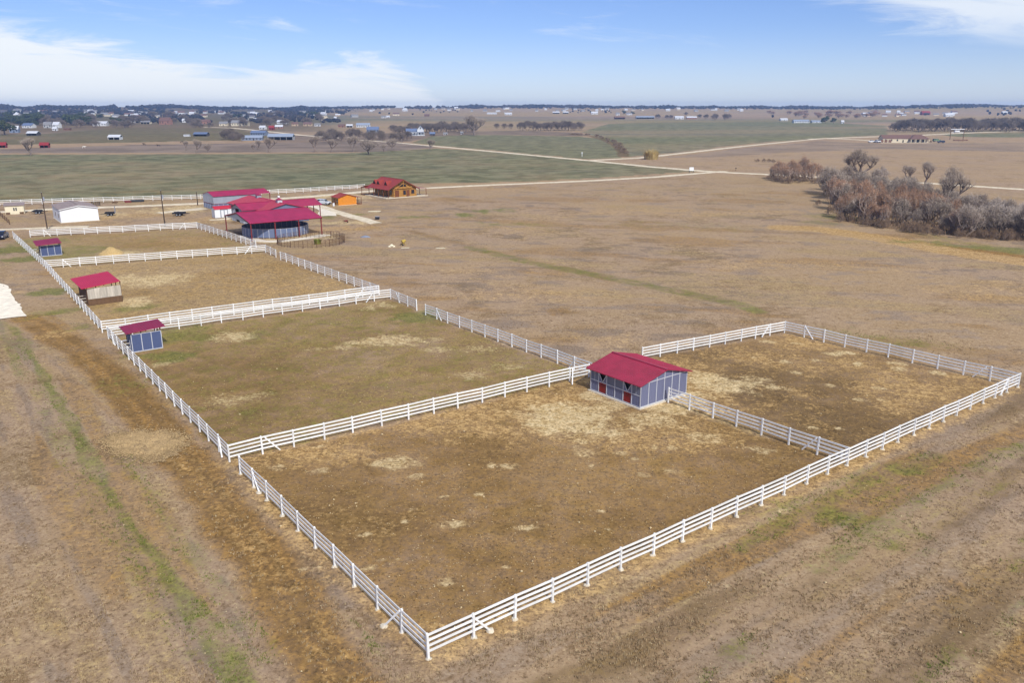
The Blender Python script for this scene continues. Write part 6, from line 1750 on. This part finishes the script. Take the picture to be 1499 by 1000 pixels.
# ---- bare trees, far rows
tree('big_grey', 695, 198, 30, 'biggest bare tree beyond the green field, with a huge round crown', wide=1.25)
for i in range(14):
    x = 621 + i * 5.6 + trr.uniform(-1.5, 1.5)
    tree('far_grey', x, 195 - .2 * (i % 3) - trr.uniform(0, 3), trr.uniform(11, 15), f'{ORD[i]} bare tree from the left in the grove right of the farmhouse', 'grove right of the farmhouse', wide=1.3)
for i, x in enumerate((727, 738, 748, 763, 772, 783, 790, 798, 804, 812, 819, 825, 832, 840, 848)):
    tree('far_grey', x, 191 - (2.5 if i < 3 else 0) + trr.uniform(-.6, .6), (8 if i < 3 else trr.uniform(11.5, 15)), f'{ORD[i]} bare tree from the left in the long hedgerow right of the biggest tree', 'hedgerow trees', wide=1.2)
for i in range(40):
    x = 1306 + i * 5.6 + trr.uniform(-2, 2)
    tree('far_grey', x, 191.5 + trr.uniform(-2, 1.5), trr.uniform(12, 17) * (.75 if i < 2 else 1), f'{ORD[i]} bare tree from the left in the belt behind the ranch house' if i < 20 else f'{ORD[39 - i]} bare tree from the right end of the belt behind the ranch house', 'tree belt behind the ranch house', wide=1.3)
for x, y, h in ((963, 173.5, 6.5), (976, 173.5, 5.5), (982, 174, 6), (1024, 173, 6), (1034, 174, 7), (1046, 175.5, 9), (1062, 175.5, 9), (1066, 174, 7), (1004, 169, 5)):
    tree('far_grey', x, y, h, {963: 'round bare tree right of the long grey barn', 976: 'bare tree left of the white metal shed', 982: 'bare tree touching the white metal shed', 1024: 'bare tree right of the white and red-brown house', 1034: 'bare tree, second right of the white and red-brown house', 1046: 'tall bare tree with a split trunk on the tan slope', 1062: 'tall bare tree, right one of the split-trunk pair', 1066: 'bare tree behind the right split-trunk tree', 1004: 'bare tree behind the white metal shed'}[x], wide=1.3)
for i in range(30):
    tree('far_red', trr.uniform(1125, 1290), trr.uniform(166, 174), trr.uniform(4.5, 7.5), 'reddish bare tree in the woods behind the greenhouses', 'woods behind the greenhouses', wide=1.8)
for i in range(60):
    tree('far_grey', trr.uniform(60, 470), trr.uniform(172, 187), trr.uniform(6, 11), 'purple-grey bare tree among the houses of the town edge', 'bare trees of the town edge', wide=1.5)
for i in range(12):
    tree('far_grey', 574 + i * 4 + trr.uniform(-1, 1), trr.uniform(190, 196), trr.uniform(8, 11), f'{ORD[i]} bare tree from the left between the bright blue barn and the farmhouse', 'trees left of the farmhouse', wide=1.4)

# ---- far woods that read as one mass
wood_m, wnt, wbs = new_mat('far_wood_foliage')
HW = node_chain(wnt)
wtc = wnt.nodes.new('ShaderNodeTexCoord').outputs['Object']
wc = HW.mix(HW.ramp(HW.noise(wtc, .012, 4, .6), .4, .6), srgb(38, 40, 44), srgb(66, 60, 62))
wc = HW.mix(HW.ramp(HW.noise(wtc, .15, 4, .6), .45, .65, 0, .6), wc, srgb(40, 46, 38))
wnt.links.new(wc, wbs.inputs['Base Color']); wbs.inputs['Roughness'].default_value = .95; wbs.inputs['Specular IOR Level'].default_value = .05
g = np.random.default_rng(61)
b = bmesh.new(); bmesh.ops.create_icosphere(b, subdivisions=1, radius=1); b.verts.ensure_lookup_table()
iv = np.array([v.co[:] for v in b.verts]); b.faces.ensure_lookup_table(); iF = np.array([[v.index for v in f_.verts] for f_ in b.faces]); b.free()
def wood(label, AZ, RR_, h0, h1, flat=1.0, hmul=1.0):
    AZ = np.radians(AZ); x, y = RR_ * np.sin(AZ), RR_ * np.cos(AZ)
    n = len(x); z = terrain(x, y)
    h = g.uniform(h0, h1, n) * hmul; w = h * g.uniform(.45, .8, n) * flat
    V = iv[None] * (1 + g.uniform(-.28, .28, (n, len(iv), 1)))
    V = V * np.stack([w, w, h * .55], 1)[:, None] + np.stack([x, y, z + h * .45], 1)[:, None]
    F = iF[None] + (np.arange(n) * len(iv))[:, None, None]
    o = inst('far_woods', np_mesh('far_woods', V.reshape(-1, 3), F.reshape(-1, 3), wood_m))
    tag(o, label, 'woods', kind='stuff')
n = 9000
az = g.uniform(-60, 60, n); rr_ = g.uniform(3250, 4300, n)
den = fbm(az * 12 + 300, rr_ * .02, 40, 3)
keep = (den > .36)
hw = .45 + 1.5 * np.clip(fbm(az * 30 + 11, rr_ * .01, 30, 3) - .2, 0, 1)
wood('dark wooded ridge all along the horizon', az[keep], rr_[keep], 6, 11, 1.15, hw[keep])
n = 5200
az = g.uniform(-58, -11, n); rr_ = 1500 + 1800 * g.random(n) ** .8
keep = fbm(az * 14, rr_ * .03, 30, 3) > .47
wood('purple-grey woods between the houses of the far left town', az[keep], rr_[keep], 4, 9)
n = 700
az = g.uniform(16, 60, n); rr_ = g.uniform(2000, 3200, n)
keep = fbm(az * 14 + 77, rr_ * .03, 30, 3) > .56
wood('scattered dark woods below the right skyline', az[keep], rr_[keep], 4, 8)
n = 240
az = g.uniform(-12, 16, n); rr_ = g.uniform(2300, 3200, n)
keep = fbm(az * 14 + 177, rr_ * .03, 30, 3) > .6
wood('thin hedges on the far tan slopes in the centre', az[keep], rr_[keep], 3, 6)
# dark ditch hedge running through the green fields
q = pix((835, 196.5), (870, 198), (890, 205), (905, 213), (912, 224))
for i in range(34):
    f = i / 33 * (len(q) - 1); k = min(int(f), len(q) - 2); f -= k
    p = Vector((q[k][0] + (q[k + 1][0] - q[k][0]) * f + trr.uniform(-3, 3), q[k][1] + (q[k + 1][1] - q[k][1]) * f + trr.uniform(-6, 6), 0))
    tree('shrub', 0, 0, 0, 'low dark shrub in the ' + ('upper', 'middle', 'lower')[i // 12] + ' part of the ditch hedge between the green fields', 'ditch hedge shrubs', at=p, height=trr.uniform(1.6, 2.8), wide=2.2, cat='shrub', name='bare_shrub')
# ------------------------------------------------------------------ turf tufts and stones near the drone
g = np.random.default_rng(404)
def scatter(n, r0, r1, half=42):
    u = g.random(n); r = r0 * (r1 / r0) ** u
    a = np.radians(g.uniform(-half, half, n))
    return r * np.sin(a), r * np.cos(a), r
tuft_m, tnt, tbs = new_mat('dry_turf')
ta = tnt.nodes.new('ShaderNodeAttribute'); ta.attribute_name = 'tint'
tnt.links.new(ta.outputs['Color'], tbs.inputs['Base Color']); tbs.inputs['Roughness'].default_value = .9; tbs.inputs['Specular IOR Level'].default_value = .1
N = 130000
x, y, r = scatter(N, 33, 120)
mk2 = masks(x, y)
bare = np.clip(mk2['pad'] * .80 + mk2['brown'] * .6 + mk2['ochre'] * .7 + mk2['pale'] * .9, 0, 1)
keep = (g.random(N) > bare) & (fbm(x, y, 1.6, 3) + g.normal(0, .10, N) > .47)
x, y, r = x[keep], y[keep], r[keep]; n = len(x)
gr = mk2['green'][keep] + .25 * (g.random(n) - .5)
pal = np.array([srgb(174, 152, 120)[:3], srgb(162, 138, 106)[:3], srgb(144, 119, 86)[:3], srgb(128, 108, 82)[:3], srgb(178, 158, 124)[:3]])
col = pal[g.integers(0, 5, n)]
col = np.where((gr > .3)[:, None], np.array([srgb(96, 112, 44)[:3], srgb(120, 124, 60)[:3]])[g.integers(0, 2, n)], col) * g.uniform(.75, 1.05, n)[:, None]
blades = 4
B = np.repeat(np.stack([x, y, np.full(n, -.05)], 1), blades, 0) + g.normal(0, .05, (n * blades, 3)) * [1, 1, 0]
a = g.random(n * blades) * 6.28; ht = g.uniform(.05, .13, n * blades)
o = np.stack([np.cos(a), np.sin(a), 0 * a], 1); sd = np.stack([-np.sin(a), np.cos(a), 0 * a], 1) * .022
V = np.stack([B - sd, B + sd, B + o * (ht * g.uniform(.2, .9, n * blades))[:, None] + [0, 0, 1] * ht[:, None] + [0, 0, .03]], 1).reshape(-1, 3)
me = np_mesh('turf', V, np.arange(n * blades * 3).reshape(-1, 3), tuft_m)
c4 = np.concatenate([np.repeat(col, blades * 3, 0), np.ones((n * blades * 3, 1))], 1)
at = me.attributes.new('tint', 'FLOAT_COLOR', 'POINT'); at.data.foreach_set('color', c4.astype(np.float32).ravel())
tag(inst('turf', me), 'short dry winter turf outside the paddocks', 'turf', kind='stuff')

stone_m = paint('pale_limestone', srgb(214, 192, 150), .9, .2, 3)
ov = np.array([(1, 0, 0), (-1, 0, 0), (0, 1, 0), (0, -1, 0), (0, 0, 1), (0, 0, -1)], float)
of = np.array([(0, 2, 4), (2, 1, 4), (1, 3, 4), (3, 0, 4), (2, 0, 5), (1, 2, 5), (3, 1, 5), (0, 3, 5)])
rubs_m = paint('yellow_rubble', srgb(190, 162, 118), .95, .3, 1.2)
def stones(name, label, x, y, s, lift=0.0, mat=stone_m):
    n = len(x)
    V = ov[None] * g.uniform(.5, 1.2, (n, 6, 1)) * s[:, None, None] * [1, 1, .6] + np.stack([x, y, s * .2 - .01 + lift], 1)[:, None]
    F = of[None] + (np.arange(n) * 6)[:, None, None]
    tag(inst(name, np_mesh(name, V.reshape(-1, 3), F.reshape(-1, 3), mat)), label, 'stones', kind='stuff')
x, y, r = scatter(16000, 36, 130)
pd = masks(x, y)['pad']
k = g.random(len(x)) < .12 + .7 * pd
stones('field_stones', 'small pale stones scattered over the paddocks and turf', x[k], y[k], g.uniform(.02, .06, k.sum()) * (1 + (g.random(k.sum()) > .97) * 1.2))
# clods and dung on the paddock soil
x, y, r = scatter(90000, 34, 125)
mp_ = masks(x, y)
k = g.random(len(x)) < mp_['pad'] * (1 - .8 * np.clip(mp_['pale'] + mp_['ochre'] * .6, 0, 1))
x, y = x[k], y[k]; n = len(x); sz = g.uniform(.018, .05, n) * (1 + .8 * (g.random(n) > .985))
cp = np.array([srgb(106, 82, 50)[:3], srgb(92, 70, 44)[:3], srgb(132, 104, 64)[:3], srgb(150, 122, 78)[:3], srgb(176, 146, 98)[:3]])
cc = cp[g.integers(0, 5, n)] * g.uniform(.8, 1.15, n)[:, None]
V = ov[None] * g.uniform(.5, 1.3, (n, 6, 1)) * sz[:, None, None] * [1, 1, .7] + np.stack([x, y, sz * .2 - .02], 1)[:, None]
me = np_mesh('soil_clods', V.reshape(-1, 3), (of[None] + (np.arange(n) * 6)[:, None, None]).reshape(-1, 3), tuft_m)
at = me.attributes.new('tint', 'FLOAT_COLOR', 'POINT'); at.data.foreach_set('color', np.concatenate([np.repeat(cc, 6, 0), np.ones((n * 6, 1))], 1).astype(np.float32).ravel())
tag(inst('soil_clods', me), 'brown clods and dung crumbs on the trampled paddock soil', 'clods', kind='stuff')
# rubble patch by the track
pt = pix((146, 640), (165, 633), (200, 629), (222, 632), (243, 630), (262, 638), (276, 640), (268, 655), (250, 668), (232, 676), (212, 676), (196, 668), (170, 665), (150, 652))
c0 = np.array(pt).mean(0)
n = 15000
x = c0[0] + g.normal(0, 3.2, n); y = c0[1] + g.normal(0, 2.6, n)
sdist = poly_sd(x, y, pt) + g.normal(0, .8, n)
k = sdist > 0
stones('rubble_stones', 'loose yellowish rubble spread beside the dirt track', x[k], y[k], g.uniform(.03, .09, k.sum()), .06, rubs_m)
rub_m = paint('rubble_soil', srgb(162, 136, 98), .95, .45, 3, 1.0, 8)
ring = [(p[0], p[1]) for p in pt]
m = MB(); nn = len(ring)
dense = []
for i in range(nn):
    for f in (0, .25, .5, .75):
        a_, b_ = ring[i], ring[(i + 1) % nn]
        dense.append((a_[0] + (b_[0] - a_[0]) * f + rng.uniform(-.45, .45), a_[1] + (b_[1] - a_[1]) * f + rng.uniform(-.45, .45)))
V = []; nn = len(dense)
for s, z in ((1.02, -.10), (.9, .0), (.72, .04), (.5, .06), (.25, .07)):
    V += [(c0[0] + (p[0] - c0[0]) * s + rng.uniform(-.06, .06), c0[1] + (p[1] - c0[1]) * s + rng.uniform(-.06, .06), z + rng.uniform(-.03, .03)) for p in dense]
V.append((c0[0], c0[1], .07))
F = [(k * nn + i, k * nn + (i + 1) % nn, (k + 1) * nn + (i + 1) % nn, (k + 1) * nn + i) for k in range(4) for i in range(nn)] + [(4 * nn + i, 4 * nn + (i + 1) % nn, 5 * nn) for i in range(nn)]
tag(m.add(V, F).build('rubble_bed', rub_m), kind='structure')

# ------------------------------------------------------------------ air
hm = bpy.data.materials.new('haze'); hm.use_nodes = True
hn = hm.node_tree; hn.nodes.clear()
ho = hn.nodes.new('ShaderNodeOutputMaterial'); hv = hn.nodes.new('ShaderNodeVolumePrincipled')
hv.inputs['Color'].default_value = (.36, .56, 1.0, 1); hv.inputs['Density'].default_value = 0.00014; hv.inputs['Anisotropy'].default_value = .2
hn.links.new(hv.outputs[0], ho.inputs['Volume'])
tag(MB().box(-5350, 5350, -5350, 5350, -1.2, 64).build('haze', hm), 'thin pale haze over the whole plain', 'haze', kind='stuff')
